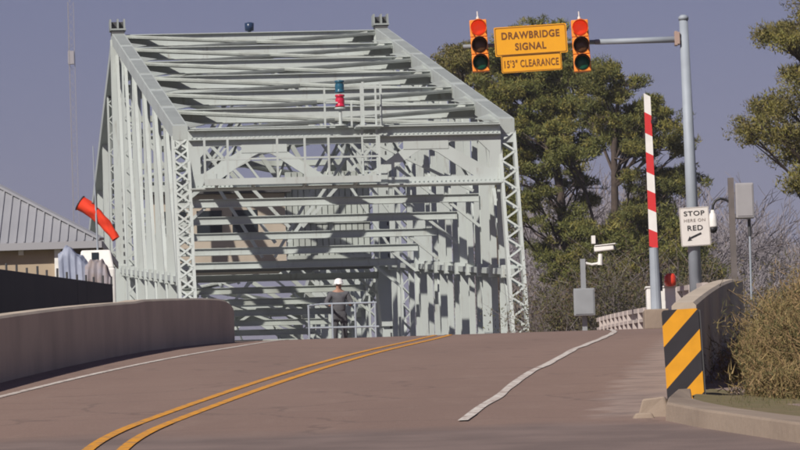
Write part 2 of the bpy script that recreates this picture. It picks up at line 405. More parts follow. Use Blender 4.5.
# ------------------------------------------------------------------ swing bridge
YAW = .0961460
HB, HF, HC = 4.5, 6.252, 13.10
NP, PL = 6, 6.0
px0, py0 = -1.4765, 149.12
bridge = thing('swing_bridge', 'pale grey green steel truss swing bridge across the end of the road', 'bridge',
               (px0 - 36 * math.sin(YAW), py0 + 36 * math.cos(YAW), EZ + 8.4966), YAW)
def hh(a): return HC - (HC - HF) * abs(a) / 36.0
def hm(a): return 5.15 - 2.95 * abs(a) / 36.0
st = M['steel']
b = MB(); b.box(-4.0, 4.0, -38.4, 38.4, -.35, -.05); b.build('deck', M['deck'], bridge)
for sx in (-1, 1):
    b = MB(); b.box(sx*HB - .2, sx*HB + .2, -38.2, 38.2, -.5, .05); b.build('bottom_chord', st, bridge)
    for sg in (-1, 1):
        # inclined top chord with cover plate, edge angles and gusset triangles on the inner side
        p, q = Vector((sx*HB, sg*36.25, HF - .05)), Vector((sx*HB, sg*.0, HC - .04))
        c = MB(); c.bar(p, q, .42, .40)
        c.build('top_chord', st, bridge)
        dv = (q - p).normalized(); nv = Vector((0, -sg*dv.z*-1, 0)); up = Vector((1, 0, 0)).cross(dv); up = up if up.z > 0 else -up
        c = MB()
        for i in range(6):
            a0, a1 = p + (q - p) * (i / 6 + .012), p + (q - p) * ((i + 1) / 6 - .012)
            c.bar(a0 + up * .207, a1 + up * .207, .33, .014, up)
        c.build('cover_plate', M['cover'], bridge)
        for i in range(6):
            c = MB(); a0 = p + (q - p) * (i / 6); L = (q - p) / 6
            for (t0, t1, t2) in ((.02, .42, .22),):
                o1, o2, o3 = a0 + L * t0 - Vector((sx*.21, 0, 0)), a0 + L * t1 - Vector((sx*.21, 0, 0)), a0 + L * .2 - Vector((sx*.75, 0, 0))
                c.hexa([o1 + up*.1, o2 + up*.1, o3 + up*.1], [o1 + up*.115, o2 + up*.115, o3 + up*.115])
            c.build('gusset', M['steel_grey'], bridge)
    # posts and diagonals
    for i in range(-NP, NP + 1):
        a = i * PL
        m = MB()
        if abs(i) == NP:       # laced portal post, leaning out towards the bank
            top, bot = Vector((sx*HB, a, HF - .2)), Vector((sx*HB, a + math.copysign(1.9, a), 0))
            for e in (-.205, .205):
                m.bar(bot + Vector((e, 0, 0)), top + Vector((e, 0, 0)), .085, .38, (0, 1, 0))
            for yo in (-.2, .2): m.lace(bot + Vector((0, yo, 0)), top + Vector((0, yo, 0)), (1, 0, 0), .40, 20 if sx < 0 else 22, .055, dbl=sx < 0)
            m.box(sx*HB - .24, sx*HB + .24, a - .2, a + .2, HF - .5, HF - .12)
        elif i == 0:
            m.box(sx*HB - .27, sx*HB + .27, -.32, -.02, 0, HC - .1)
            m.box(sx*HB - .2, sx*HB + .2, .1, .5, 0, HC - .1)
            for j in range(46): m.box(sx*HB - .02, sx*HB + .03, -.335, -.318, .5 + j*.27, .62 + j*.27, 1)
            m.hexa([(sx*HB - .30, -.42, 3.0), (sx*HB + .30, -.42, 3.0), (sx*HB + .30, .55, 3.0), (sx*HB - .30, .55, 3.0)],
                   [(sx*HB - .42, -.42, 4.4), (sx*HB + .42, -.42, 4.4), (sx*HB + .42, .55, 4.4), (sx*HB - .42, .55, 4.4)])
            m.hexa([(sx*HB - .42, -.42, 4.4), (sx*HB + .42, -.42, 4.4), (sx*HB + .42, .55, 4.4), (sx*HB - .42, .55, 4.4)],
                   [(sx*HB - .28, -.42, 5.3), (sx*HB + .28, -.42, 5.3), (sx*HB + .28, .55, 5.3), (sx*HB - .28, .55, 5.3)])
        elif abs(i) == 1:
            for e in (-.14, .14): m.bar((sx*HB + e, a, 0), (sx*HB + e, a, hh(a) - .1), .06, .3, (0, 1, 0))
            for yo in (-.15, .15): m.lace((sx*HB, a + yo, .2), (sx*HB, a + yo, hh(a) - .2), (1, 0, 0), .27, 40, .04)
        else:
            w = (.125, .105, .125, .11, .12)[abs(i) % 5]
            m.box(sx*HB - w, sx*HB + w, a - .17, a - .135, 0, hh(a) - .1)
            m.box(sx*HB - w, sx*HB + w, a + .135, a + .17, 0, hh(a) - .1)
            m.box(sx*HB - .02, sx*HB + .02, a - .13, a + .13, 0, hh(a) - .1)
        m.build('post', [st, M['dark']], bridge)
        if i < NP:
            a1 = a + PL
            lo, hi = (a, a1) if (i < 0) else (a1, a)
            d_ = MB()
            e = .05 * sx
            d_.bar((sx*HB + e, lo, .1), (sx*HB + e, hi, hh(hi) - .25),   .10, .26, (0, 0, 1))
            d_.build('diagonal', st, bridge)
            if sx > 0:
                for fr in (1/3, 2/3):
                    d_ = MB(); am = a + PL * fr
                    for yo in (-.13, .10): d_.box(HB - .08, HB + .08, am + yo, am + yo + .03, 0, hh(am) - .3)
                    d_.box(HB - .02, HB + .02, am - .1, am + .1, 0, hh(am) - .3)
                    d_.build('subpost', st, bridge)
    # mid-height strut along the truss with its node brackets
    for sg in (-1, 1):
        m = MB()
        m.bar((sx*(HB - .02), sg*36.5, hm(36.5)), (sx*(HB - .02), 0, hm(0)), .34, .16)
        for i in range(13):
            a = sg * i * 3.0
            m.box(sx*(HB - .02) - .24, sx*(HB - .02) + .24, a - .16, a + .16, hm(a) - .17, hm(a) + .17)
        m.build('longitudinal_strut', st, bridge)

# cross struts, sway frames and top laterals
for i in range(-NP, NP + 1):
    a = i * PL; h = hh(a)
    m = MB()
    m.box(-HB + .2, HB - .2, a - .03, a + .03, h - .30, h + .06)
    m.box(-HB + .2, HB - .2, a - .14, a + .14, h + .062, h + .085)
    m.box(-HB + .2, HB - .2, a - .14, a + .14, h - .325, h - .302)
    m.build('top_strut', st, bridge)
    if abs(i) < NP:
        m = MB()
        m.box(-HB + .15, HB - .15, a - .03, a + .03, 4.68, 4.87)
        m.box(-HB + .15, HB - .15, a - .09, a + .09, 4.66, 4.678)
        m.box(-HB + .15, HB - .15, a - .09, a + .09, 4.872, 4.89)
        for sx in (-1, 1): m.bar((sx*(HB - .15), a, 3.95), (sx*(HB - 1.0), a, 4.66), .08, .10, (0, 1, 0))
        m.build('portal_strut', st if i <= 0 else M['steel_grey'], bridge)
        if i:
            m = MB(); hb, ht = 4.97, h - .26
            for x0, x1 in ((-HB + .3, -.05), (HB - .3, .05)):
                m.bar((x0, a, hb), (x1, a, ht), .08, .10, (0, 1, 0))
            m.bar((-HB + .3, a, ht), (-.2, a, hb + .05), .10, .10, (0, 1, 0)) if abs(i) < 4 else None
            m.bar((HB - .3, a, ht), (.2, a, hb + .05), .10, .10, (0, 1, 0)) if abs(i) < 4 else None
            m.build('sway_brace', st, bridge)
    if 0 <= i < NP:
        am = a + 3.0; h2 = hh(am)
        m = MB(); m.box(-HB + .2, HB - .2, am - .03, am + .03, h2 - .26, h2 - .06); m.box(-HB + .2, HB - .2, am - .17, am + .17, h2 - .285, h2 - .262)
        m.build('intermediate_strut', M['steel_grey'], bridge)
        m = MB()
        for x0, x1 in ((-HB + .3, -.05), (HB - .3, .05)): m.bar((x0, am, 4.9), (x1, am, h2 - .3), .16, .1, (0, 1, 0))
        m.build('intermediate_frame', M['steel_grey'], bridge)
    if i < NP:
        a1 = a + PL
        for g_ in (-1, 1):
            p, q = Vector((-g_*(HB - .3), a, hh(a) - .02)), Vector((g_*(HB - .3), a1, hh(a1) - .02 - .03*g_))
            m = MB(); d3 = (q - p).normalized(); sd3 = d3.cross(Vector((0, 0, 1))).normalized()
            for e in (-.28, .28): m.bar(p + sd3*e, q + sd3*e, .06, .10)
            m.bar(p - Vector((0, 0, .02)), q - Vector((0, 0, .02)), .62, .03)
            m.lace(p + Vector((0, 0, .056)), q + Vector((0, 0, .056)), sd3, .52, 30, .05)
            m.build('lateral_brace', M['steel_grey'], bridge)
# portals at both ends
def portal(a):
    o = [(-4.3, 4.64), (4.3, 4.64), (4.3, 6.22), (-4.3, 6.22)]
    holes = []
    for s in (-1, 1):
        holes.append([(s*3.98, 5.02), (s*3.98, 5.50), (s*3.68, 5.80), (s*2.92, 5.80), (s*2.80, 5.72)])
        holes.append([(s*3.52, 4.84), (s*2.55, 5.50), (s*2.38, 5.58), (s*2.08, 5.58), (s*1.92, 5.50), (s*.95, 4.84)])
    holes.append([(-1.72, 5.80), (1.72, 5.80), (1.68, 5.68), (.55, 4.90), (-.55, 4.90), (-1.68, 5.68)])
    p = plate('portal_frame', [o] + holes, .10, st, bridge)
    p.location = (0, a, 0)
    m = MB()
    sg = 1 if a > 0 else -1
    m.box(-4.29, 4.29, a - .22, a + .22, 6.222, 6.25)
    m.box(-4.29, 4.29, a + sg*.052, a + sg*.20, 5.96, 5.985)
    m.box(-4.29, 4.29, a - .32, a + .32, 4.60, 4.638)
    m.build('portal_flange', st, bridge)
    # gusset plates and rivet rows on the face of the portal
    m = MB(); yf = a + sg * .05
    for s in (-1, 1):
        for c0, c1, z0, z1 in ((3.55, 4.28, 4.66, 5.05), (1.6, 2.85, 5.60, 6.0), (.35, 1.15, 4.66, 4.95)):
            x0_, x1_ = sorted((s * c0, s * c1)); y0_, y1_ = sorted((yf + sg * .003, yf + sg * .014)); m = MB(); m.box(x0_, x1_, y0_, y1_, z0, z1); m.build('gusset_plate', st, bridge)
    m = MB()
    for zz in (6.15, 6.04, 5.90, 4.72):
        for k_ in range(70):
            xx = -4.2 + k_ * .1217; y0_, y1_ = sorted((yf + sg * .001, yf + sg * .03)); m.box(xx - .016, xx + .016, y0_, y1_, zz - .016, zz + .016)
    tm = bpy.data.meshes.new('rivets'); tm.from_pydata([(x, y - a, z) for x, y, z in m.v], [], m.f)
    bb = bmesh.new(); bb.from_mesh(p.data); bb.from_mesh(tm); bb.to_mesh(p.data); bb.free()
    # rear lattice of the portal box
    m = MB(); ab = a - sg*1.0
    for s in (-1, 1):
        m.bar((s*4.2, ab, 4.75), (s*2.25, ab, 5.9), .1, .09, (0, 1, 0)); m.bar((s*2.25, ab, 5.9), (s*.4, ab, 4.75), .1, .09, (0, 1, 0))
        for x in (-3.4, -1.9, -.6): m.bar((x*s, a - sg*.06, 4.75), ((x + .5)*s, ab, 5.95), .05, .05)
    m.box(-4.3, 4.3, ab - .06, ab + .06, 4.66, 4.82); m.box(-4.3, 4.3, ab - .06, ab + .06, 5.94, 6.1)
    m.build('portal_lattice', M['steel_grey'], bridge)
portal(-36.35); portal(36.35)
# walkway in front of the portal with hand rail and ladder
w_ = MB()
w_.box(-3.95, .85, -37.55, -36.7, 4.70, 4.76)
w_.box(-3.95, .85, -37.60, -37.552, 4.62, 4.80)
for x in (-3.6, -2.6, -1.2, .2): w_.box(x - .03, x + .03, -37.55, -36.7, 4.60, 4.698)
w_.build('walkway', st, bridge)
w_ = MB()
for x in (-3.93, -3.3, -1.95, -1.2, -.55, .83): w_.box(x - .03, x + .03, -37.57, -37.51, 4.8, 5.86)
for z in (5.30, 5.86): w_.box(-3.96, .86, -37.565, -37.515, z, z + .05)
w_.build('walkway_rail', st, bridge)
w_ = MB()
for x in (.42, .82): w_.box(x - .025, x + .025, -37.05, -37.0, 4.8, 7.35)
for i in range(8): w_.box(.42, .82, -37.04, -37.01, 4.95 + i*.3, 4.98 + i*.3)
for x in (.50, .99): w_.box(x - .03, x + .03, -36.75, -36.70, 6.25, 7.45)
w_.box(.25, .95, -37.3, -36.6, 6.16, 6.2)
w_.bar((.5, -36.72, 7.3), (.99, -36.72, 7.3), .04, .04)
w_.build('ladder', st, bridge)
w_ = MB()
for x in (-.55, .18): w_.box(x - .025, x + .025, -36.7, -36.65, 6.25, 7.32 if x < 0 else 6.9)
w_.bar((-.55, -36.68, 6.9), (-.18, -36.68, 6.9), .04, .04)
w_.build('hand_rail', st, bridge)
w_ = MB(); w_.lathe([(.17, 0), (.17, .04), (.05, .06), (.04, .45), (.15, .47), (.15, .51)], (-.12, -36.6, 6.26), n=14)
w_.build('lamp_stand', st, bridge)
w_ = MB()
for zb in (6.78, 7.17): w_.lathe([(.02, 0), (.135, .01), (.135, .05), (.11, .06), (.125, .12), (.125, .22), (.10, .28), (.13, .29), (.13, .34), (.02, .36)], (-.12, -36.6, zb), n=16, m=(0 if zb < 7 else 1))
w_.build('navigation_lamp', [mat('red_glass', (.55, .02, .06), .25), mat('teal_glass', (.02, .10, .16), .25)], bridge, smooth=True)
w_ = MB(); w_.lathe([(.06, 0), (.06, .05), (.15, .07), (.16, .33), (.05, .36)], (0, 0, HC + .08), n=14)
w_.build('navigation_lamp', mat('navy_glass', (.02, .04, .09), .3), bridge, smooth=True)
# caps on the tower tops
for sx in (-1, 1):
    m = MB()
    m.box(sx*HB - .22, sx*HB + .22, -.3, .3, HC + .08, HC + .22, 1)
    m.box(sx*HB - .27, sx*HB + .27, -.34, .34, HC + .222, HC + .28)
    for e in (-.25, 0, .22): m.box(sx*HB + e - .025, sx*HB + e + .03, -.34, .34, HC + .282, HC + .60, 0)
    m.box(sx*HB - .22, sx*HB + .2, .0, .3, HC + .29, HC + .54, 1)
    m.build('tower_cap', [M['cover'], M['dark']], bridge)
# operator's house across the tower, above the roadway
sc_ = MB()
for q in range(14): sc_.box(.96 + q * .2, 1.13 + q * .2, -1.86, -1.80, 5.06, 8.2)
sc_.box(.93, 3.78, -1.79, -1.74, 5.06, 8.2)
for zz in (5.3, 6.5, 7.7): sc_.box(.93, 3.78, -1.92, -1.862, zz - .06, zz + .06)
sc_.build('machinery_screen', M['steel_grey'], bridge)
hs_ = MB(); hs_.box(-3.6, .9, -1.9, -.45, 5.05, 7.5); hs_.box(-3.6, .9, .6, 1.9, 5.05, 7.5)
house = hs_.build('control_house', mat('cream_siding', (.44, .38, .31), .75, (.36, .31, .25), 1.5, .7), bridge)
m = MB(); m.box(-3.9, 3.9, -2.2, -.4, 4.97, 5.045); m.box(-3.8, 1.1, -2.2, -.4, 7.505, 7.6); m.build('floor_slab', M['dark'], house)
for x in (-3.3, -2.1, -.9):
    m = MB(); m.box(x, x + .85, -1.93, -1.9, 5.95, 6.95); m.build('window', M['glass'], house)
m = MB()
for a in (-36.5, 36.5): m.box(-4.0, 4.0, a - .15, a + .15, -.045, .0)
m.build('deck_joint', M['dark'], bridge)
# pier below the pivot
m = MB(); m.lathe([(5.2, 0), (5.2, 3.4), (5.6, 3.42), (5.6, 4.2)], (0, 0, 0), n=32)
pr = m.build('bridge_pier', M['concrete']); pr.location = (bridge.location.x, bridge.location.y, 5.2)
tag(pr, 'round concrete pier in the water carrying the middle of the truss bridge', 'pier')
m = MB(); m.box(-8, 8, 147.6, 149.0, 5.0, roadz(148) - .02)
tag(m.build('abutment', M['concrete']), 'concrete abutment at the end of the approach road under the bridge end', 'abutment')

# ------------------------------------------------------------------ parapet walls
def parapet(name, pts, t, label, end_round=0, chamfer=.03):
    """pts: (x, d, height); wall base follows the road; t thickness to the outside"""
    m = MB(); n = len(pts)
    for (x, d, h) in pts:
        z = roadz(d)
        m.v += [(x, d, z - .5), (x, d, z + h - chamfer), (x + math.copysign(chamfer, t), d, z + h), (x + t - math.copysign(chamfer, t), d, z + h), (x + t, d, z + h - chamfer), (x + t, d, z - .5)]
    for i in range(n - 1):
        for j in range(5): m.face([6*i + j, 6*i + j + 1, 6*i + 6 + j + 1, 6*i + 6 + j])
    m.face([0, 1, 2, 3, 4, 5]); m.face([6*(n-1) + j for j in (5, 4, 3, 2, 1, 0)])
    return m
lw = [(-5.75, 36, .78)] + [(-4.72 + (d - 63.5) * .038, d, .78) for d in range(46, 84, 4)] + [(-3.98 + (d - 84) * .058, d, .80) for d in range(84, 95, 2)] + [(-3.24, 96.3, .79), (-3.16, 97.6, .76), (-3.11, 98.4, .71), (-3.08, 98.8, .65), (-3.07, 98.95, .58)]
o = parapet('parapet_wall', lw, -.32, '').build('parapet_wall', M['concrete'])
tag(o, 'long low concrete parapet wall with rounded end on the left of the road', 'wall')
rw = [(2.62 + (d - 53) * .0755, d, .86 - .001 * (d - 53)) for d in range(53, 90, 3)]
o = parapet('parapet_wall', rw, .24, '').build('parapet_wall', M['concrete'])
tag(o, 'concrete parapet wall rising behind the black and yellow striped marker', 'wall')

# ------------------------------------------------------------------ object marker
def marker_mat():
    m = bpy.data.materials.new('marker_stripes'); m.use_nodes = True; t = m.node_tree; bs = t.nodes['Principled BSDF']
    tc = t.nodes.new('ShaderNodeTexCoord'); sp = t.nodes.new('ShaderNodeSeparateXYZ'); t.links.new(tc.outputs['Object'], sp.inputs[0])
    a = t.nodes.new('ShaderNodeMath'); a.operation = 'SUBTRACT'
    t.links.new(sp.outputs['Z'], a.inputs[0]); t.links.new(sp.outputs['X'], a.inputs[1])
    ad = t.nodes.new('ShaderNodeMath'); ad.operation = 'ADD'; ad.inputs[1].default_value = 10.0 * .392 - .155
    t.links.new(a.outputs[0], ad.inputs[0])
    md = t.nodes.new('ShaderNodeMath'); md.operation = 'MODULO'; md.inputs[1].default_value = .392; t.links.new(ad.outputs[0], md.inputs[0])
    gt = t.nodes.new('ShaderNodeMath'); gt.operation = 'GREATER_THAN'; gt.inputs[1].default_value = .196; t.links.new(md.outputs[0], gt.inputs[0])
    mx = t.nodes.new('ShaderNodeMixRGB'); mx.inputs[1].default_value = (.028, .026, .03, 1); mx.inputs[2].default_value = (.80, .36, .012, 1)
    t.links.new(gt.outputs[0], mx.inputs[0])
    n = t.nodes.new('ShaderNodeTexNoise'); n.inputs['Scale'].default_value = 7; t.links.new(tc.outputs['Object'], n.inputs['Vector'])
    m2 = t.nodes.new('ShaderNodeMixRGB'); m2.blend_type = 'MULTIPLY'; m2.inputs[0].default_value = .35
    t.links.new(mx.outputs[0], m2.inputs[1]); t.links.new(n.outputs[0], m2.inputs[2]); t.links.new(m2.outputs[0], bs.inputs['Base Color'])
    bs.inputs['Roughness'].default_value = .4
    return m
p = at(686.5, 407, 50.8)
mk = thing('object_marker', 'tall black and yellow striped hazard marker panel at the near end of the right wall', 'marker sign', p, 0)
mk.rotation_euler = (0, R(-1.9), R(-3))
def rrect(w, h, r=.03, z0=0, n=4):
    P = []
    for (x, z, s) in ((w/2 - r, z0 + r, -90), (w/2 - r, z0 + h - r, 0), (-w/2 + r, z0 + h - r, 90), (-w/2 + r, z0 + r, 180)):
        for i in range(n + 1): a_ = R(s + 90 * i / n); P.append((x + r * math.cos(a_), z + r * math.sin(a_)))
    return P
plate('striped_panel', [rrect(.345, .915)], .012, marker_mat(), mk)
m = MB(); m.box(-.03, .03, .01, .05, -.4, .8); m.box(.17, .19, .007, .03, .03, .9); m.build('support_post', M['dark'], mk)

# ------------------------------------------------------------------ signal mast, signals and signs
PD = 106.0
pb, pt = at(696.5, 300, PD), at(683.5, 20, PD)
base = pb - (pt - pb).normalized() * 0
zb = roadz(PD) - .1
dirp = (pt - pb).normalized()
base = pb + dirp * ((zb - pb.z) / dirp.z)
mast = thing('signal_mast', 'tall galvanised signal mast with a long arm over the road', 'signal mast', base)
m = MB(); L = (pt - base).length
m.tube([Vector((0, 0, 0)), dirp * L], [.135, .085], 20); m.build('pole', M['galv'], mast, smooth=True)
m = MB(); m.lathe([(.10, 0), (.10, .06), (.05, .10)], dirp * L, dirp, 16); m.build('pole_cap', M['galv'], mast, smooth=True)
m = MB(); m.box(-.25, .25, -.25, .25, 0, .04); m.build('base_plate', M['galv'], mast)
pa, pe = at(683, 39.2, PD), at(463, 46.5, PD)
m = MB(); m.tube([pa - base, at(595, 42, PD) - base], [.065, .052], 14); m.tube([at(595, 42, PD) - base, pe - base], [.045, .038], 12, 1)
m.build('mast_arm', [M['galv'], M['grey']], mast, smooth=True)
m = MB(); cpt = at(679, 38.5, PD) - base
m.bar(cpt + Vector((-.06, 0, -.14)), cpt + Vector((-.06, 0, .14)), .06, .2, (0, 1, 0)); m.bar(cpt + Vector((-.01, 0, -.12)), cpt + Vector((-.01, 0, .12)), .05, .24, (0, 1, 0))
m.build('arm_flange', mat('rusty_flange', (.36, .26, .22), .7), mast, bevel=.01)

TILT = R(-2.0)
def signal(px, label):
    c_ = at(px, 46, PD - .35)
    s = thing('traffic_signal', label, 'traffic signal', c_, 0, 'drawbridge signals on the mast arm')
    s.rotation_euler = (0, TILT, 0)
    H, Wd = 1.02, .33
    for i in range(3):
        z = H/2 - H/3 * (i + .5)
        m = MB(); m.box(-Wd/2, Wd/2, -.10, .10, z - H/6 + .004, z + H/6 - .004)
        hb = m.build('housing', M['signal'], s, bevel=.015)
        m = MB(); m.lathe([(.142, 0), (.142, .012), (.11, .03), (.04, .045)], (0, -.10, z), (0, -1, 0), 24)
        m.build('lens', (M['lit_red'], M['off_amber'], M['off_green'])[i], s, smooth=True)
        m = MB(); n = 22; base_i = 0
        for r_, y0 in ((.158, 0), (.150, 0)):
            for k_ in range(n + 1):
                a_ = R(-35) + R(250) * k_ / n
                ln = .14 + .10 * max(0, math.sin(a_))
                m.v += [(r_ * math.cos(a_), -.10, z + r_ * math.sin(a_)), (r_ * math.cos(a_), -.10 - ln, z + r_ * math.sin(a_))]
        for q_ in range(2):
            for k_ in range(n):
                i0 = q_ * 2 * (n + 1) + 2 * k_
                m.face([i0, i0 + 1, i0 + 3, i0 + 2])
        for k_ in range(n): m.face([2*k_ + 1, 2*(n+1) + 2*k_ + 1, 2*(n+1) + 2*k_ + 3, 2*k_ + 3])
        m.build('visor', [M['signal']] if i == 0 else [mat('dark_visor', (.10, .035, .015), .6)], s)
    m = MB(); m.box(-.035, .035, .10, .32, -.05, .05); m.box(-.03, .03, .1, .16, -H/2 + .1, H/2 - .1); m.build('bracket', M['galv'], s)
    m = MB(); m.lathe([(.03, 0), (.03, .06), (.012, .07), (.012, .17)], (0, 0, H/2), n=10); m.build('mounting_stud', M['white'], s)
    return s
signal(479.5, 'orange traffic signal showing red, left of the yellow drawbridge sign')
signal(581, 'orange traffic signal showing red, right of the yellow drawbridge sign')

def sign(name, px0_, py0_, px1_, py1_, d, mface, label, cat='sign', tilt=TILT, border=None):
    a, bq = at(px0_, py0_, d), at(px1_, py1_, d)
    w, h = bq.x - a.x, a.z - bq.z
    s = thing(name, label, cat, (a + bq) / 2); s.rotation_euler = (0, tilt, 0)
    plate('panel', [rrect(w, h, .03, -h/2)], .006, mface, s)
    return s, w, h
s, w, h = sign('drawbridge_sign', 494, 26.5, 567.5, 53.5, PD - .46, M['signyellow'], 'yellow sign reading DRAWBRIDGE SIGNAL between the two traffic signals')
def border(s, w, h, ins, t, mt):
    o = rrect(w - 2*ins, h - 2*ins, .03, -h/2 + ins); i_ = rrect(w - 2*ins - 2*t, h - 2*ins - 2*t, .025, -h/2 + ins + t)
    bo = plate('border', [o, i_], .002, mt, s); bo.location.y = -.006
ink = mat('sign_ink', (.16, .055, .012), .6)
border(s, w, h, .018, .012, ink)
lettering('DRAWBRIDGE', .2, w * .80, ink, s, 0, h * .19, -.007, .006, h=.145)
lettering('SIGNAL', .2, w * .43, ink, s, -.01, -h * .20, -.007, .006, h=.145)
m = MB(); m.box(-.03, .03, .005, .42, -h/2, h/2 - .03); m.build('bracket', M['galv'], s)
s, w, h = sign('clearance_sign', 501, 55, 562, 70.5, PD - .46, M['signyellow'], 'narrow yellow clearance plate hanging under the drawbridge sign')
border(s, w, h, .012, .01, ink)
lettering('15\'3" CLEARANCE', .2, w * .90, ink, s, 0, 0, -.007, .004, h=.15)
m = MB(); m.box(-.03, .03, .005, .04, -h/2, h/2 + .1); m.build('bracket', M['galv'], s)

s, w, h = sign('stop_sign', 679.5, 207.5, 710.5, 245.5, PD - .2, M['signwhite'], 'white sign reading STOP HERE ON RED with an arrow on the signal mast')
blk = M['black']; border(s, w, h, .008, .008, mat('sign_edge', (.25, .22, .2), .6))
lettering('STOP', .2, w * .70, blk, s, 0, h * .34, -.007, .004, h=.095)
lettering('HERE ON', .15, w * .72, mat('faded_ink', (.22, .19, .17), .6), s, 0, h * .16, -.007, .001, h=.06)
lettering('RED', .2, w * .52, blk, s, 0.0, -h * .035, -.007, .004, h=.10)
ar = plate('arrow', [[(-.165, -.275), (-.07, -.268), (-.098, -.242), (.12, -.155), (.107, -.118), (-.112, -.205), (-.115, -.175)]], .003, blk, s); ar.location.y = -.006
m = MB(); m.box(-.1, .1, .004, .10, -.05, .05); m.build('bracket', M['galv'], s)

# ------------------------------------------------------------------ barrier gate
GD = 101.0
gb = at(657, 332, GD); gb.z = roadz(GD) - .03
gate = thing('barrier_gate', 'raised red and white striped barrier arm on a concrete block beside the mast', 'barrier gate', gb)
topw, botw = at(647, 95, GD) - gb, at(656.5, 312, GD) - gb
m = MB(); bl = at(643.5, 310.5, GD) - gb; br = at(668, 310.5, GD) - gb
m.box(bl.x, br.x, -.35, .45, 0, bl.z); m.build('concrete_base', M['concrete_pale'], gate, bevel=.02)
def along(py): return botw + (topw - botw) * ((312 - py) / 217.0)
m = MB(); m.tube([along(311), along(248)], [.105, .085], 14); m.build('arm_sleeve', M['galv'], gate, smooth=False)
m = MB()
edges = [248, 231, 211, 192, 174, 154, 135, 114, 95]
for i in range(len(edges) - 1):
    w0, w1 = .102 - .024 * i / 8, .102 - .024 * (i + 1) / 8
    p_, q_ = along(edges[i]), along(edges[i + 1])
    a0_, a1_, sl_ = w0 * .78, w1 * .78, .035
    m.hexa([p_ + Vector((-a0_, -.025, sl_)), p_ + Vector((a0_, -.025, -sl_)), p_ + Vector((a0_, .025, -sl_)), p_ + Vector((-a0_, .025, sl_))],
           [q_ + Vector((-a1_, -.025, sl_)), q_ + Vector((a1_, -.025, -sl_)), q_ + Vector((a1_, .025, -sl_)), q_ + Vector((-a1_, .025, sl_))], i % 2)
edges = None
m.build('striped_arm', [M['red'], M['white']], gate)
m = MB(); q_ = along(122); m.bar(q_ + Vector((.05, -.03, 0)), q_ + Vector((.17, -.03, .0)), .05, .06); m.lathe([(.05, 0), (.055, .05), (.03, .09)], q_ + Vector((.13, -.03, .0)), (0, 0, 1), 10)
m.build('flasher_lamp', M['black'], gate)
m = MB(); q0, q1 = at(646.5, 288, GD + .5) - gb, at(676, 310, GD + .5) - gb
m.box(q0.x, q1.x, .5, .95, q1.z - .3, q0.z); m.build('gate_cabinet', M['white'], gate, bevel=.02)
m = MB(); m.box(q0.x - .02, q1.x + .02, .48, .97, q0.z + .002, q0.z + .03); m.build('cabinet_lid', M['white'], gate)
m = MB(); q_ = at(670.5, 288, GD + .45) - gb
m.lathe([(.05, 0), (.10, .02), (.115, .08), (.11, .18), (.075, .235), (.02, .25)], q_ + Vector((0, 0, .03)), (0, 0, 1), 16)
m.build('warning_light', M['redlamp'], gate, smooth=True)
m = MB(); q_ = at(660.5, 276, GD + .3) - gb; m.bar(q_ + Vector((0, 0, -.28)), q_ + Vector((0, 0, .06)), .06, .05); m.build('counterweight', M['dark'], gate)

# ------------------------------------------------------------------ security camera and cabinet
CD = 121.0
cb = at(584, 330, CD); cb.z = roadz(CD) - .1
cc = thing('security_camera', 'white bullet security camera on a grey post with a square grey cabinet', 'security camera', cb)
def rel(px, py, d=CD): return at(px, py, d) - cb
m = MB(); t_ = rel(582.5, 259); m.box(t_.x - .055, t_.x + .055, -.05, .05, 0, t_.z); m.build('post', M['grey'], cc)
a, q_ = rel(573, 289.5), rel(595, 316)
m = MB(); m.box(a.x, q_.x, -.30, -.06, q_.z, a.z); cab = m.build('cabinet', M['grey'], cc, bevel=.015)
m = MB(); m.box(a.x + .03, q_.x - .03, -.315, -.301, q_.z + .03, a.z - .03); m.build('cabinet_door', M['grey'], cab, bevel=.008)
m = MB(); m.tube([rel(585, 263), rel(592, 264.5), rel(600, 263)], .028, 8); m.build('bracket_arm', M['white'], cc)
m = MB(); m.tube([rel(600, 265), rel(600.5, 254)], [.06, .05], 10); m.build('pan_mount', M['white'], cc)
m = MB(); m.box(rel(584, 0).x - .02, rel(587, 0).x, -.07, .07, rel(0, 267).z + .1, rel(0, 259).z + .1)
m.build('mounting_plate', M['white'], cc)
m = MB(); a, q_ = rel(594.5, 249.5), rel(614, 247.5)
m.bar(a, q_ + Vector((0, -.1, 0)), .14, .115); cb_ = m.build('camera_body', M['white'], cc, bevel=.02)
m = MB(); m.bar(a + Vector((.02, 0, .075)), q_ + Vector((.05, -.12, .075)), .19, .02); m.build('sun_shield', M['white'], cb_)
m = MB(); e_ = q_ + Vector((.003, -.1, 0)); m.bar(e_, e_ + Vector((.02, -.004, 0)), .09, .08); m.build('lens', M['black'], cb_)

# ------------------------------------------------------------------ utility post with box and lamp
UD = 112.0
ub = at(735.5, 300, UD); ub.z = roadz(UD) - .5
up_ = thing('utility_post', 'weathered square post with a grey box and a hanging dome camera', 'post', ub)
def ru(px, py, d=UD): return at(px, py, d) - ub
tl, bt = ru(730.5, 178), ru(733.8, 262)
dv = (tl - bt).normalized()
m = MB(); m.bar(tl - dv * (tl.z / dv.z), tl, .12, .12, (0, 1, 0)); m.build('wooden_post', mat('weathered_wood', (.15, .13, .125), .85, (.09, .08, .075), 4, .7), up_)
a, q_ = ru(734.5, 184), ru(754, 218.5)
m = MB(); m.box(a.x, q_.x, -.22, .02, q_.z, a.z); bx_ = m.build('equipment_box', mat('box_grey', (.33, .32, .33), .5, (.27, .26, .27), 5, .5), up_, bevel=.02)
m = MB(); m.box(a.x + .03, q_.x - .03, -.232, -.221, q_.z + .04, a.z - .04); m.build('box_door', bx_.data.materials[0], bx_, bevel=.005)
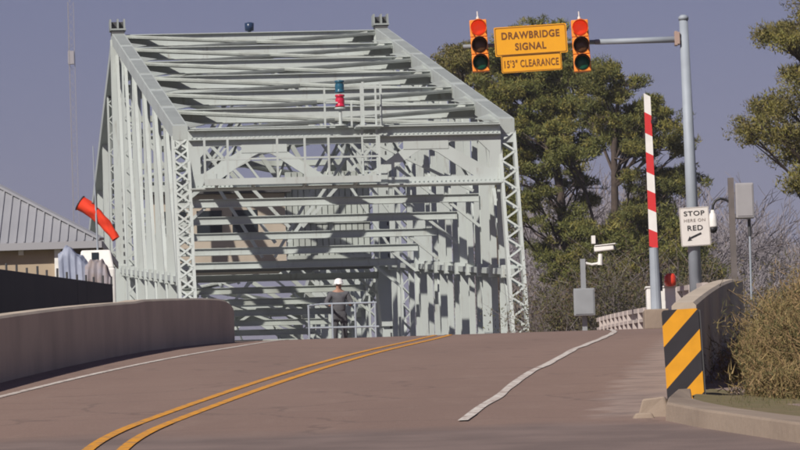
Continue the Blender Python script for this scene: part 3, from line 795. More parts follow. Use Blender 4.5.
m = MB(); m.tube([ru(749, 219), ru(749.8, 236)], .035, 8, 1); m.tube([ru(749.8, 236), ru(751.5, 300)], .022, 8); m.build('conduit', [M['galv'], M['dark']], up_)
m = MB(); m.tube([ru(730, 202), ru(725, 199.5), ru(720, 198.5), ru(715.5, 200.5), ru(713, 205), ru(712.5, 211)], .028, 8); m.build('gooseneck_arm', M['black'], up_)
m = MB(); m.lathe([(.035, 0), (.045, -.06), (.065, -.08), (.085, -.2), (.098, -.33), (.098, -.36)], ru(712.5, 210), (0, 0, 1), 16); m.build('dome_housing', M['white'], up_, smooth=True)
m = MB(); m.lathe([(.088, -.361), (.086, -.42), (.05, -.47), (.01, -.48)], ru(712.5, 210), (0, 0, 1), 16); m.build('dome_lens', M['black'], up_, smooth=True)

# ------------------------------------------------------------------ thin haze in the air
hz = MB(); hz.box(-1600, 1600, -250, 1500, -14, 140)
hm_ = bpy.data.materials.new('haze_air'); hm_.use_nodes = True; t = hm_.node_tree; t.nodes.remove(t.nodes['Principled BSDF'])
pv = t.nodes.new('ShaderNodeVolumePrincipled'); pv.inputs['Color'].default_value = (.86, .88, .95, 1); pv.inputs['Density'].default_value = .00015
t.links.new(pv.outputs[0], t.nodes['Material Output'].inputs['Volume'])
tag(hz.build('haze', hm_), kind='stuff')

# ------------------------------------------------------------------ roadside rails on the curve beyond the crest
def railing(pts, label, name='guard_rail', hgt=.62, nposts=None, mt=None):
    mt = mt or M['concrete_pale']
    p0 = Vector(pts[0]); r_ = thing(name, label, 'railing', p0)
    Q = [Vector(p) - p0 for p in pts]
    m = MB()
    for i in range(len(Q) - 1):
        for z, hh_ in ((hgt, .10), (hgt * .5, .07)): m.bar(Q[i] + Vector((0, 0, z)), Q[i+1] + Vector((0, 0, z)), .08, hh_)
    m.build('rail', mt, r_)
    for i in range(len(Q) - 1):
        n = nposts or 3
        for k in range(n):
            q = Q[i].lerp(Q[i+1], k / n); m = MB(); m.box(q.x - .06, q.x + .06, q.y - .06, q.y + .06, q.z - .3, q.z + hgt + .045); m.build('post', mt, r_)
    return r_
def rp(off, d): return (cx(d) + off, d, roadz(d))
palew = mat('pale_rail', (.50, .44, .41), .7, (.36, .3, .28), 4, .6)
railing([rp(5.05, 104), rp(5.0, 110), rp(4.9, 115)], 'pale post and rail parapet curving away behind the barrier gate cabinet', mt=palew, hgt=.8)
railing([rp(4.75, 117), rp(4.8, 124), rp(4.95, 130), rp(5.2, 136)], 'pale post and rail parapet running past the grey camera cabinet', mt=palew, hgt=.45, nposts=4)

# ------------------------------------------------------------------ railing and worker in front of the bridge
ND = 140.4
nb = at(345, 330, ND); nb.z = roadz(ND)
nr = thing('pipe_railing', 'thin grey pipe railing across the road in front of the worker', 'railing', nb)
def rn(px, py, d=ND): return at(px, py, d) - nb
m = MB()
for (x0, x1, y0, y1) in ((320, 376.5, 304.2, 302.5), (310, 379, 328, 326.5)): m.tube([rn(x0, y0), rn(x1, y1)], .026, 8)
m.tube([rn(308, 306, ND + 1), rn(320, 304.2)], .024, 8)
m.build('rail', M['galv'], nr)
for x_, yt in ((332, 303.6), (355, 303), (375, 302.5), (308.5, 306)):
    t_ = rn(x_, yt); m = MB(); m.tube([(t_.x, t_.y, 0), t_], .026, 8); m.build('post', M['galv'], nr)

def skin(name, verts, edges, radii, mt, parent, sub=2, root=0):
    me = bpy.data.meshes.new(name); me.from_pydata(verts, edges, []); me.materials.append(mt)
    o = bpy.data.objects.new(name, me); C.objects.link(o); o.parent = parent
    o.modifiers.new('skin', 'SKIN')
    if not me.skin_vertices: me.attributes.new('', 'FLOAT', 'POINT') if False else None
    for i, r_ in enumerate(radii):
        sv = me.skin_vertices[0].data[i]; sv.radius = r_ if hasattr(r_, '__len__') else (r_, r_); sv.use_root = (i == root)
    sb = o.modifiers.new('sub', 'SUBSURF'); sb.levels = sb.render_levels = sub
    for mo in o.modifiers: 
        if mo.type == 'SKIN': mo.use_smooth_shade = True
    bpy.context.view_layer.update()
    dg = bpy.context.evaluated_depsgraph_get()
    m2 = bpy.data.meshes.new_from_object(o.evaluated_get(dg))
    o.modifiers.clear(); o.data = m2
    m2.polygons.foreach_set('use_smooth', [True] * len(m2.polygons))
    return o

wb = at(340, 340, ND + .55); wb.z = roadz(ND + .55)
man = thing('person', 'worker in a white hard hat and dark work clothes standing behind the railing', 'person', wb, R(8))
skinm = mat('skin', (.36, .20, .14), .6); cloth = mat('grey_work_shirt', (.11, .11, .12), .85, (.07, .07, .08), 9, .7, bump=.4, bscale=20)
vest = mat('pale_shirt', (.24, .235, .24), .85, (.15, .145, .15), 8, .7)
pants = mat('dark_trousers', (.065, .065, .075), .9, (.10, .10, .105), 8, .6)
# body: facing the camera (-Y), head bent a little, hands on the top rail
V_ = [(0, 0, .95), (0, 0, 1.12), (0, -.02, 1.30), (0, -.03, 1.43), (0, -.04, 1.53), (0, -.055, 1.62), (0, -.055, 1.70),
      (-.10, 0, .90), (-.13, -.02, .50), (-.15, .02, .10), (-.16, -.10, .045),
      (.10, 0, .90), (.12, -.03, .50), (.13, .02, .10), (.14, -.10, .045),
      (-.19, -.02, 1.42), (-.34, -.05, 1.18), (-.26, -.32, 1.10), (-.235, -.42, 1.12),
      (.19, -.02, 1.42), (.32, -.04, 1.17), (.25, -.32, 1.11), (.23, -.42, 1.13)]
E_ = [(0,1),(1,2),(2,3),(3,4),(4,5),(5,6),(0,7),(7,8),(8,9),(9,10),(0,11),(11,12),(12,13),(13,14),(3,15),(15,16),(16,17),(17,18),(3,19),(19,20),(20,21),(21,22)]
RR = [(.09,.07),(.10,.08),(.17,.115),(.15,.10),.055,.085,.075,.085,.06,.042,.045,.085,.06,.042,.045,.07,.048,.034,.036,.07,.048,.034,.036]
body = skin('body', V_, E_, RR, skinm, man)
bmb = bmesh.new(); bmb.from_mesh(body.data)
# fingers and thumb of both hands, curled over the rail (part of the same figure)
m = MB()
for s_, hx, hy, hz in ((-1, -.235, -.42, 1.12), (1, .23, -.42, 1.13)):
    for k_ in range(4):
        x_ = hx + (k_ - 1.5) * .019; ln = (.9, 1.05, 1.0, .8)[k_]
        m.tube([(x_, hy - .01, hz + .02), (x_, hy - .05 * ln, hz + .025), (x_, hy - .08 * ln, hz + .0), (x_, hy - .075 * ln, hz - .035)], [.0095, .009, .0085, .007], 6)
    m.tube([(hx - s_*.03, hy + .01, hz), (hx - s_*.055, hy - .02, hz - .005), (hx - s_*.05, hy - .05, hz - .02)], [.011, .010, .008], 6)
m.lathe([(.006, 0), (.012, .008), (.006, .02)], (0, -.142, 1.625), (0, -1, -.2), 8)
for s_ in (-1, 1):
    m.lathe([(.016, 0), (.022, .008), (.012, .016)], (s_*.083, -.05, 1.64), (s_, 0, 0), 8)
tmp = bpy.data.meshes.new('hands_and_face'); tmp.from_pydata(m.v, [], m.f); bmb.from_mesh(tmp)
for f_ in bmb.faces: f_.smooth = True
bmb.to_mesh(body.data); bmb.free()
m = MB()
for s_ in (-1, 1): m.box(s_*.032 - .014, s_*.032 + .014, -.137, -.128, 1.645, 1.657)
m.box(-.025, .025, -.137, -.128, 1.578, 1.586)
m.build('eyes_and_mouth', M['black'], man)
skin('shirt', [(0, 0, .87), (0, 0, 1.12), (0, -.02, 1.30), (0, -.03, 1.44), (-.20, -.02, 1.42), (-.345, -.05, 1.18), (-.275, -.28, 1.105), (.20, -.02, 1.42), (.325, -.04, 1.17), (.262, -.28, 1.112)],
     [(0,1),(1,2),(2,3),(3,4),(4,5),(5,6),(3,7),(7,8),(8,9)], [(.19,.145),(.185,.14),(.20,.145),(.17,.12),.092,.072,.052,.092,.072,.052], cloth, man)
skin('trousers', [(0, 0, 1.04), (0, 0, .86), (-.115, 0, .78), (-.13, -.02, .50), (-.15, .02, .09), (.115, 0, .78), (.125, -.03, .50), (.13, .02, .09)],
     [(0,1),(1,2),(2,3),(3,4),(1,5),(5,6),(6,7)], [(.18,.14),(.20,.155),(.115,.12),.088,.07,(.115,.12),.088,.07], pants, man)
m = MB()
for s_ in (-.155, .137):
    m.hexa([(s_-.05, -.19, 0), (s_+.05, -.19, 0), (s_+.05, .09, 0), (s_-.05, .09, 0)], [(s_-.045, -.16, .07), (s_+.045, -.16, .07), (s_+.045, .08, .13), (s_-.045, .08, .13)])
m.build('boots', M['black'], man, bevel=.02)
m = MB(); m.lathe([(.132, 0), (.135, .012), (.118, .02), (.115, .06), (.095, .11), (.055, .14), (.012, .148)], (0, -.055, 1.675), (0, -.08, 1), 20)
m.hexa([(-.075, -.17, 1.674), (.075, -.17, 1.674), (.05, -.225, 1.655), (-.05, -.225, 1.655)], [(-.075, -.17, 1.688), (.075, -.17, 1.688), (.05, -.225, 1.667), (-.05, -.225, 1.667)])
m.build('hard_hat', mat('hat_white', (.82, .80, .78), .35), man, smooth=True)

# ------------------------------------------------------------------ left: building, fence, tarps, windsock, far mast
BD = 130.0
e1 = at(101, 241, BD); e0 = at(-190, 241, BD)
bz = roadz(BD) - .3
bw = e1.x - e0.x
bld = thing('maintenance_building', 'tan building with a grey ribbed metal hip roof on the left', 'building', ((e0.x + e1.x) / 2, BD + bw / 2, bz))
hw = bw / 2; ez = e1.z - bz
rise = ((at(0, 188, BD + 1.4).z - bz) - ez) / ((101) / (101 + 190) * 2) * 1.0
m = MB()
ap = (0, 0, ez + rise)
cs = [(-hw, -hw, ez), (hw, -hw, ez), (hw, hw, ez), (-hw, hw, ez)]
for i in range(4): m.quad([cs[i], cs[(i+1) % 4], ap])
rf = m.build('roof', M['roof'], bld)
m = MB()
n = 34
for i in range(n + 1):      # standing seams on the two slopes in view
    x = -hw + 2*hw*i/n; t_ = 1 - abs(x) / hw
    if t_ > .03:
        m.bar((x, -hw, ez + .015), (x, -hw + t_*hw, ez + t_*rise + .015), .035, .05)
        m.bar((hw, x, ez + .015), (hw - t_*hw, x, ez + t_*rise + .015), .035, .05)
m.build('roof_seams', M['roof'], rf)
m = MB(); m.bar((hw + .02, -hw - .02, ez + .05), (0, 0, ez + rise + .05), .16, .06); m.bar((-hw, -hw, ez + .05), (0, 0, ez + rise + .05), .16, .06); m.build('hip_cap', M['roof'], rf)
m = MB()
m.box(-hw - .02, hw + .02, -hw - .04, -hw - .002, ez - .16, ez + .01); m.box(hw + .002, hw + .04, -hw, hw, ez - .16, ez + .01)
m.build('fascia', mat('grey_fascia', (.30, .30, .32), .5), rf)
wx = at(57, 250, BD + .9).x - bld.location.x
m = MB(); m.box(-hw + 1, wx, -hw + .30, hw - .9, 0, ez - .005); m.build('wall', M['tan'], bld)
m = MB(); m.box(-hw + .02, hw - .02, -hw + .02, hw - .02, ez - .004, ez + .0); m.build('soffit', mat('soffit', (.16, .14, .13), .8), bld)
m = MB(); m.box(wx - .02, wx + .13, -hw + .17, -hw + .297, 0, ez - .01); m.build('corner_post', M['white'], bld)
for xx in (at(20, 240, BD).x, at(-60, 240, BD).x):
    m = MB(); xl = xx - bld.location.x; m.box(xl - .06, xl + .06, -hw + .18, -hw + .297, ez - .26, ez - .02); m.build('bracket', M['white'], bld)

f0, f1 = at(-25, 266.5, 100), at(112, 285, 112)
fn = thing('screen_fence', 'black screened fence with short posts sticking up in front of the tan building', 'fence', (f0.x, f0.y, f0.z - 2.2))
v0, v1 = Vector((0, 0, 0)), f1 - f0
m = MB(); m.bar(v0 + Vector((0, 0, 1.05)), v1 + Vector((0, 0, 1.05)), .04, 2.3); m.build('screen', M['screen'], fn)
for i in range(15):
    q_ = v0.lerp(v1, i / 14); m = MB(); m.tube([q_ + Vector((0, .06, -.6)), q_ + Vector((random.uniform(-.02, .02), .06, 2.34 + random.uniform(-.03, .05)))], [.03, .025], 6); m.build('post', M['dark'], fn)
m = MB(); m.bar(v0 + Vector((0, .06, 2.2)), v1 + Vector((0, .06, 2.2)), .03, .03); m.build('rail', M['dark'], fn)

def drape(name, px0_, px1_, prof, d, mt, seed, label, cat):
    """a tarp thrown over stacked goods: uneven top, creased hanging front and sides"""
    rnd = random.Random(seed); c = at((px0_ + px1_) / 2, 290, d); k = d / F; w = (px1_ - px0_) * k
    m = MB(); nxx, ny = 40, 16
    ph = [rnd.uniform(0, 6) for _ in range(6)]
    def top(u):
        for (a, ha), (b, hb) in zip(prof, prof[1:]):
            if a <= u <= b:
                t_ = (u - a) / (b - a); t_ = t_*t_*(3 - 2*t_); return (290 - (ha + (hb - ha) * t_)) * k
    for i in range(nxx + 1):
        u = i / nxx; ht = top(u) + .012 * math.sin(u * 31 + ph[0]) + .02 * math.sin(u * 13 + ph[1])
        for j in range(ny + 1):
            v = j / ny
            if v < .5:      # hanging front with folds
                q = v / .5; y = -.45 + .05 * math.sin(u * 26 + ph[2] + q) * (1 - q * .7) + .03 * math.sin(u * 57 + ph[3]) * (1 - q) + .05 * q; z = -1.2 + (ht + 1.2) * q ** .8
            else:
                q = (v - .5) / .5; y = -.40 + .9 * q; z = ht + .06 * math.sin(q * PI) + .03 * math.sin(u * 9 + q * 5 + ph[4])
            m.v.append(((u - .5) * w + .02 * math.sin(v * 9 + ph[5]), y, z))
    for i in range(nxx):
        for j in range(ny): m.face([i*(ny+1) + j, (i+1)*(ny+1) + j, (i+1)*(ny+1) + j + 1, i*(ny+1) + j + 1])
    for i0 in (0, nxx):     # closed ends
        m.face([i0*(ny+1) + j for j in range(ny + 1)] )
    o = m.build(name, mt, smooth=True); o.location = c
    return tag(o, label, cat)
drape('tarp_covered_pile', 61, 90, [(0, 254), (.2, 249), (.45, 252), (.7, 257), (.85, 264), (1, 268)], 118, M['tarp'], 3, 'blue grey tarp covered pile beside the white corner post of the tan building', 'tarp')
drape('debris_heap', 87, 112, [(0, 268), (.3, 261), (.6, 264), (.8, 268), (1, 279)], 117.3, mat('dusty_heap', (.26, .21, .19), .9, (.33, .33, .4), 4, .8), 8, 'brownish dusty covered heap at the foot of the left truss', 'heap')
q_ = at(96, 258, 122)
tk = thing('utility_truck', 'white vehicle roof and cab showing above the tarps', 'truck', (q_.x, q_.y, roadz(122) - .1), R(4))
zt = at(96, 250, 122).z - tk.location.z
m = MB(); m.box(-.42, .42, -.3, 1.6, .5, zt - .42); m.build('body', M['white'], tk, bevel=.05)
m = MB(); m.hexa([(-.40, -.2, zt - .415), (.40, -.2, zt - .415), (.40, 1.2, zt - .415), (-.40, 1.2, zt - .415)], [(-.33, -.02, zt), (.33, -.02, zt), (.33, 1.0, zt), (-.33, 1.0, zt)]); m.build('cab', M['white'], tk, bevel=.04)
m = MB(); m.hexa([(-.10, -.19, zt - .36), (.06, -.19, zt - .36), (.06, -.14, zt - .36), (-.10, -.14, zt - .36)], [(-.10, -.07, zt - .06), (.06, -.07, zt - .06), (.06, -.02, zt - .06), (-.10, -.02, zt - .06)]); m.build('windscreen', M['glass'], tk)
for x_ in (-.38, .38):
    for y_ in (.1, 1.2):
        m = MB(); m.lathe([(.3, -.09), (.33, -.05), (.33, .05), (.3, .09)], (x_, y_, .33), (1, 0, 0), 16); m.build('wheel', M['black'], tk)

SD = 124.0
sb_ = at(97.5, 246, SD); stp = at(93, 146, SD)
dv = (stp - sb_).normalized(); zb = roadz(SD) - .2; pbase = sb_ - dv * ((sb_.z - zb) / dv.z)
ws = thing('windsock', 'drooping orange red windsock on a thin white pole beside the roof corner', 'windsock', pbase)
m = MB(); m.tube([Vector((0, 0, 0)), sb_ - pbase, stp - pbase], [.04, .024, .012], 8); m.build('pole', M['galv'], ws)
mo, ta = at(80, 203, SD + .18) - pbase, at(115.5, 239, SD + .10) - pbase
ax = (ta - mo)
m = MB(); N_ = 22; pts_ = []; rr_ = []
for i in range(N_ + 1):
    t_ = i / N_; sag = Vector((.05 * math.sin(t_ * PI), .02 * math.cos(t_*7), .075 * math.sin(t_ * PI)))
    pts_.append(mo + ax * t_ + sag); rr_.append(.175 - .085 * t_)
m.tube(pts_, rr_, 22, cap=False)
for i in range(N_ + 1):
    for k_ in range(22):
        v_ = Vector(m.v[i * 22 + k_]); t_ = i / N_; a_ = 2 * PI * k_ / 22
        f_ = 1 + min(1, t_ * 3) * (.10 * math.sin(3 * a_ + t_ * 7) + .05 * math.sin(5 * a_ - t_ * 15) + .05 * math.sin(t_ * 24 + 2 * math.sin(a_)))
        m.v[i * 22 + k_] = tuple(pts_[i] + (v_ - pts_[i]) * f_)
m.build('sock', M['sock'], ws, smooth=True)
m = MB(); d0 = (pts_[1] - pts_[0]).normalized(); u_ = d0.cross(Vector((0, 1, 0))).normalized(); w2 = d0.cross(u_)
m.tube([pts_[0] + (u_ * math.cos(2*PI*k_/18) + w2 * math.sin(2*PI*k_/18)) * .18 for k_ in range(19)], .014, 6); m.tube([pts_[0], pts_[0] + Vector((.30, -.1, -.02))], .012, 6)
m.build('hoop', M['dark'], ws)

TD = 900.0
tb = at(76, 240, TD); tt = at(69.5, 2, TD); tb.z = 9
tw = thing('radio_mast', 'faint thin lattice radio mast rising into the sky at far left', 'mast', tb)
m = MB(); H_ = tt.z - 9; wd = .62
top_off = Vector((0, 0, 0))
for k_ in range(3):
    a_ = 2*PI*k_/3; m.tube([(wd*math.cos(a_), wd*math.sin(a_), 0), (wd*math.cos(a_), wd*math.sin(a_), H_)], .045, 5)
nseg = int(H_ / 1.3)
for i in range(nseg):
    z0 = i * 1.3
    for k_ in range(3):
        a_, b_ = 2*PI*k_/3, 2*PI*(k_+1)/3
        m.bar((wd*math.cos(a_), wd*math.sin(a_), z0), (wd*math.cos(b_), wd*math.sin(b_), z0 + 1.3), .035, .035)
fm = mat('hazed_mast', (.30, .285, .31), .7)  # grey lightened towards the sky tone, so the haze is in the colour
m.build('lattice', fm, tw)
m = MB(); m.box(-.5, .5, -.5, .5, H_ * .90, H_ * .90 + 2.2); m.build('dish_box', fm, tw); m = MB(); m.tube([(0, 0, H_), (0, 0, H_ + 3)], .08, 6); m.build('antenna', fm, tw)

# ------------------------------------------------------------------ trees
class Leaves:
    """thousands of small leaf triangles gathered with numpy"""
    def __init__(s, seed): s.r = np.random.default_rng(seed); s.P = []; s.M = []
    def add(s, c, r, n, size, wid=.30, mi=0, up=.5):
        g = s.r; n = int(n)
        if n < 1: return
        p = g.normal(size=(n, 3)); p /= np.linalg.norm(p, axis=1)[:, None]
        p *= (g.random((n, 1)) ** .45); p = p * np.array(r) + np.array(c)
        d = g.normal(size=(n, 3)) * (1, 1, .8) + (0, 0, up); d /= np.linalg.norm(d, axis=1)[:, None]
        t = np.cross(d, g.normal(size=(n, 3))); t /= np.linalg.norm(t, axis=1)[:, None]
        L = size * g.uniform(.6, 1.4, (n, 1)); w = t * L * wid * .5
        s.P.append(np.stack([p - w, p + w, p + d * L], 1).reshape(-1, 3)); s.M.append(np.full(n, mi))
    def build(s, name, mats, parent):
        P = np.concatenate(s.P).astype(np.float32); n = len(P) // 3
        me = bpy.data.meshes.new(name)
        me.vertices.add(len(P)); me.vertices.foreach_set('co', P.ravel())
        me.loops.add(len(P)); me.loops.foreach_set('vertex_index', np.arange(len(P), dtype=np.int32))
        me.polygons.add(n); me.polygons.foreach_set('loop_start', np.arange(n, dtype=np.int32) * 3)
        for mm in (mats if isinstance(mats, (list, tuple)) else [mats]): me.materials.append(mm)
        me.polygons.foreach_set('material_index', np.concatenate(s.M).astype(np.int32))
        me.update(calc_edges=True)
        o = bpy.data.objects.new(name, me); C.objects.link(o); o.parent = parent
        return o

def pine(label, clumps, trunk, D, mt, seed, trunk_r=.32, size=.17, dens=1.0, name='pine_tree'):
    """clumps: (px, py, rx_px, ry_px) in a crown at distance D; trunk: list of (px, py)"""
    rnd = random.Random(seed)
    k = D / F
    base = at(trunk[0][0], trunk[0][1], D); base.z = terrain(base.x, D) - .3
    t = thing(name, label, 'tree', base)
    P = [Vector((0, 0, 0))] + [at(x, y, D) - base for x, y in trunk]
    if P[1].z < 2: P.pop(1)
    m = MB(); n = len(P)
    m.tube(P, [trunk_r * (1 - .85 * i / (n - 1)) for i in range(n)], 10)
    tr = m.build('trunk', M['bark'], t, smooth=True)
    lb = MB(); lf = Leaves(seed)
    for (x, y, rx, ry) in clumps:
        dd = D + rnd.uniform(-3.2, 3.2)
        c = at(x, y, dd) - base
        # limb from the trunk
        best = min(range(1, n), key=lambda i: (P[i] - c).length + max(0, P[i].z - c.z) * 2)
        s0 = P[best].lerp(P[best - 1], rnd.uniform(.1, .7))
        mid = s0.lerp(c, .55) + Vector((rnd.uniform(-.3, .3), rnd.uniform(-.3, .3), rnd.uniform(-.5, .2)))
        r0 = .03 + .009 * (c - s0).length
        lb.tube([s0, mid, c], [r0, r0 * .6, .02], 6)
        R3 = (rx * k, (rx * k) * .9, ry * k)
        nn = max(9, int(R3[0] * R3[2] * 75))
        for q in range(nn):
            sc = c + Vector((rnd.gauss(0, .80) * R3[0], rnd.gauss(0, .8) * R3[1], rnd.gauss(0, .78) * R3[2]))
            if rnd.random() < .65: lb.tube([mid.lerp(c, rnd.random()), sc], [.03, .012], 4, cap=False)
            rr_ = rnd.choice((.14, .2, .26, .32, .42))
            lf.add(sc, (rr_ * 1.15, rr_ * 1.15, rr_ * .75), 250 * dens * (rr_ / .4) ** 2, size * rnd.uniform(.65, 1.25), .26, rnd.choice((0, 0, 1)), .8)
    lb.build('limbs', M['bark'], t)
    lf.build('crown', [mt, M['needles_lit']], t)
    return t

def scatter(poly, n, seed, rx=(9, 16), ry=(5, 9)):
    """random clump centres inside an outline"""
    rnd = random.Random(seed); out = []
    x0, x1 = min(p[0] for p in poly), max(p[0] for p in poly); y0, y1 = min(p[1] for p in poly), max(p[1] for p in poly)
    while len(out) < n:
        x, y = rnd.uniform(x0, x1), rnd.uniform(y0, y1)
        ins = False; j = len(poly) - 1
        for i in range(len(poly)):
            if (poly[i][1] > y) != (poly[j][1] > y) and x < (poly[j][0] - poly[i][0]) * (y - poly[i][1]) / (poly[j][1] - poly[i][1]) + poly[i][0]: ins = not ins
            j = i
        if ins: out.append((x, y, rnd.uniform(*rx), rnd.uniform(*ry)))
    return out
# big pine behind the signals
c1 = scatter([(500, 34), (522, 26), (548, 24), (566, 34), (580, 60), (588, 92), (580, 122), (540, 128), (508, 120), (492, 92), (488, 60)], 46, 1, (7, 15), (4, 9))
c1 += scatter([(500, 130), (590, 120), (600, 190), (585, 250), (520, 250), (508, 190)], 24, 21, (6, 13), (3, 7))
c1 += [(520, 145, 14, 6), (545, 150, 16, 6), (528, 172, 12, 5), (512, 150, 10, 6), (565, 140, 14, 7), (535, 205, 14, 6), (552, 228, 16, 7)]
pine('tall dense pine rising straight behind the drawbridge sign', c1, [(566, 300), (564, 240), (560, 190), (552, 140), (540, 80), (530, 40)], 236, M['needles'], 11, .34)
c2 = scatter([(588, 70), (604, 62), (622, 72), (648, 92), (672, 122), (684, 165), (676, 200), (650, 222), (628, 205), (622, 170), (604, 140), (588, 120)], 48, 2, (7, 15), (4, 9))
c2 += scatter([(610, 205), (660, 215), (680, 250), (650, 280), (615, 262)], 26, 3, (7, 14), (4, 8))
pine('broad pine right of the dense pine, behind the striped barrier arm', c2, [(622, 320), (618, 270), (615, 210), (614, 150), (618, 100), (612, 74)], 228, M['needles2'], 12, .3)
c2 += scatter([(588, 132), (628, 132), (632, 290), (584, 290)], 24, 33, (7, 13), (4, 8))
c3 = scatter([(446, 62), (466, 46), (486, 50), (498, 78), (500, 110), (486, 98), (468, 76), (450, 76)], 18, 4, (6, 11), (3, 7)) + scatter([(496, 110), (508, 120), (516, 250), (508, 310), (500, 300)], 10, 44, (6, 10), (4, 7))
pine('shorter pine whose top shows left of the left traffic signal', c3, [(500, 330), (498, 260), (494, 180), (490, 110), (480, 60)], 246, M['needles3'], 13, .26)
c4 = scatter([(522, 132), (560, 120), (585, 140), (580, 165), (545, 165)], 7, 5, (8, 13), (4, 7)) + scatter([(540, 228), (600, 222), (640, 250), (620, 285), (560, 280)], 26, 6, (7, 14), (3, 8)) + scatter([(655, 225), (700, 232), (720, 262), (700, 285), (660, 275)], 16, 26, (7, 13), (4, 8))
pine('bushy younger pine low behind the security camera', c4, [(600, 330), (600, 290), (598, 255), (592, 215), (575, 150)], 214, M['needles'], 14, .2)
# right edge pine: boughs reaching in from beyond the frame
c5 = [(778, 34, 13, 5), (792, 30, 12, 6), (786, 39, 10, 4), (806, 18, 14, 8), (800, 36, 14, 5), (770, 36, 7, 3), (815, 4, 12, 7), (805, 46, 10, 5),
      (744, 124, 9, 7), (756, 112, 11, 7), (770, 106, 12, 7), (786, 108, 13, 8), (800, 104, 13, 9), (752, 134, 11, 6), (768, 128, 12, 8), (784, 132, 13, 8), (800, 140, 12, 8), (790, 152, 9, 5), (774, 142, 9, 4), (815, 120, 16, 10),
      (792, 74, 6, 3), (802, 84, 8, 4), (806, 176, 10, 7), (794, 186, 6, 4), (820, 60, 14, 10), (835, 30, 16, 12), (845, 110, 18, 14), (830, 170, 14, 10)]
pine('pine reaching in with needle boughs from the right edge of the view', c5, [(850, 300), (848, 220), (846, 140), (844, 70), (840, 10)], 150, M['needles3'], 15, .24, .12, .8)

def branchy(m, p, d, L_, r_, depth, rnd, spread=.55, up=.15):
    q = p + d * L_
    mid = p.lerp(q, .5) + Vector((rnd.gauss(0, .05), rnd.gauss(0, .05), rnd.gauss(0, .03))) * L_
    r_ = max(r_, .022)
    m.tube([p, mid, q], [r_, r_ * .82, r_ * .66], 5 if depth > 2 else 3, cap=False)
    if depth == 0: return
    n = 3 if depth > 1 else 4
    for i in range(n):
        nd = (d + Vector((rnd.gauss(0, spread), rnd.gauss(0, spread), rnd.gauss(up, spread * .7)))).normalized()
        s_ = p.lerp(q, rnd.uniform(.45, 1.0)) if i else q
        branchy(m, s_, nd, L_ * rnd.uniform(.58, .8), r_ * .6, depth - 1, rnd, spread, up)
def bare_tree(label, px, ytop, D, mt, seed, group=None, depth=5, r=.14):
    rnd = random.Random(seed)
    b_ = at(px, ytop, D); H_ = b_.z - terrain(b_.x, D); b_.z = terrain(b_.x, D) - .2
    t = thing('bare_tree', label, 'tree', b_, 0, group)
    m = MB(); h0 = H_ * .30
    m.tube([(0, 0, 0), (0.05, 0, h0)], [r * 1.25, r], 7); m.build('trunk', mt, t)
    m = MB()
    for i in range(3):
        branchy(m, Vector((.05, 0, h0 * (1 - .12 * i))), Vector((rnd.gauss(0, .28), rnd.gauss(0, .28), 1)).normalized(), H_ * .24, r * .75, depth, rnd)
    m.build('crown', mt, t)
    return t
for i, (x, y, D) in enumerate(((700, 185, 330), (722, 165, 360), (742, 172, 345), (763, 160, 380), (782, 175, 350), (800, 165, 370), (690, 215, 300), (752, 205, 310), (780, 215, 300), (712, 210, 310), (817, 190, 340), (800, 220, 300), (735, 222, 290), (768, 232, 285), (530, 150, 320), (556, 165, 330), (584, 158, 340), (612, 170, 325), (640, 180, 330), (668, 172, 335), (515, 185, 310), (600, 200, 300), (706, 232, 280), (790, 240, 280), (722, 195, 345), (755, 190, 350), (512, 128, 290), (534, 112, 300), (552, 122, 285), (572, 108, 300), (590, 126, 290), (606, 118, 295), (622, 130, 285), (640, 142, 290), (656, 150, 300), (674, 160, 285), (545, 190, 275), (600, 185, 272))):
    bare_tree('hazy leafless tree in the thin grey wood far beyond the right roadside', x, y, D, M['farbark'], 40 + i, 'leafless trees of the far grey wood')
for i, (x, y, D, tx) in enumerate(((540, 236, 205, 'grey leafless tree left of the grey camera cabinet'), (578, 226, 212, 'grey leafless tree branching behind the security camera'), (618, 236, 207, 'grey leafless tree between security camera and barrier arm'), (650, 234, 204, 'grey leafless tree directly behind the barrier arm'))):
    D += 22
    bare_tree(tx, x, y, D, M['barebark'], 70 + i, None, 5, .12)

def brush(name, label, cat, c, rx, ry, hgt, n, mts, seed, stalk=None, size=.16, group=None, nst=30, wid=.4, up=.7):
    rnd = random.Random(seed); t = thing(name, label, cat, c, 0, group)
    m = MB()
    tips = []
    for i in range(nst):
        a_ = rnd.uniform(0, 2*PI); q = math.sqrt(rnd.random())
        p = Vector((rx * q * math.cos(a_) * .8, ry * q * math.sin(a_) * .8, -.25)); hh_ = hgt * rnd.uniform(.55, 1.05) * (1 - .35 * q)
        e = p + Vector((rnd.gauss(0, .12) * hgt + p.x * .25, rnd.gauss(0, .12) * hgt, hh_))
        mid = p.lerp(e, .5) + Vector((rnd.gauss(0, .04), rnd.gauss(0, .04), 0)) * hgt
        m.tube([p, mid, e], [.006 + .006 * hgt, .005 + .003 * hgt, .003], 4, cap=False)
        for k_ in range(5):
            s0 = mid.lerp(e, rnd.uniform(-.3, .9)); tip = s0 + Vector((rnd.gauss(0, .16), rnd.gauss(0, .16), rnd.uniform(.05, .3))) * hgt
            m.tube([s0, tip], [.004 + .002 * hgt, .002], 3, cap=False); tips.append(tip); tips.append(s0.lerp(tip, .5))
        tips.append(e); tips.append(mid)
    m.build('stems', stalk or M['barebark'], t)
    lf = Leaves(seed)
    for k_ in range(n):
        c_ = rnd.choice(tips)
        lf.add(c_, (.11 * hgt + .04,) * 3, 16, size, wid, rnd.randrange(len(mts)), up)
    lf.build('leaves', mts, t)
    return t
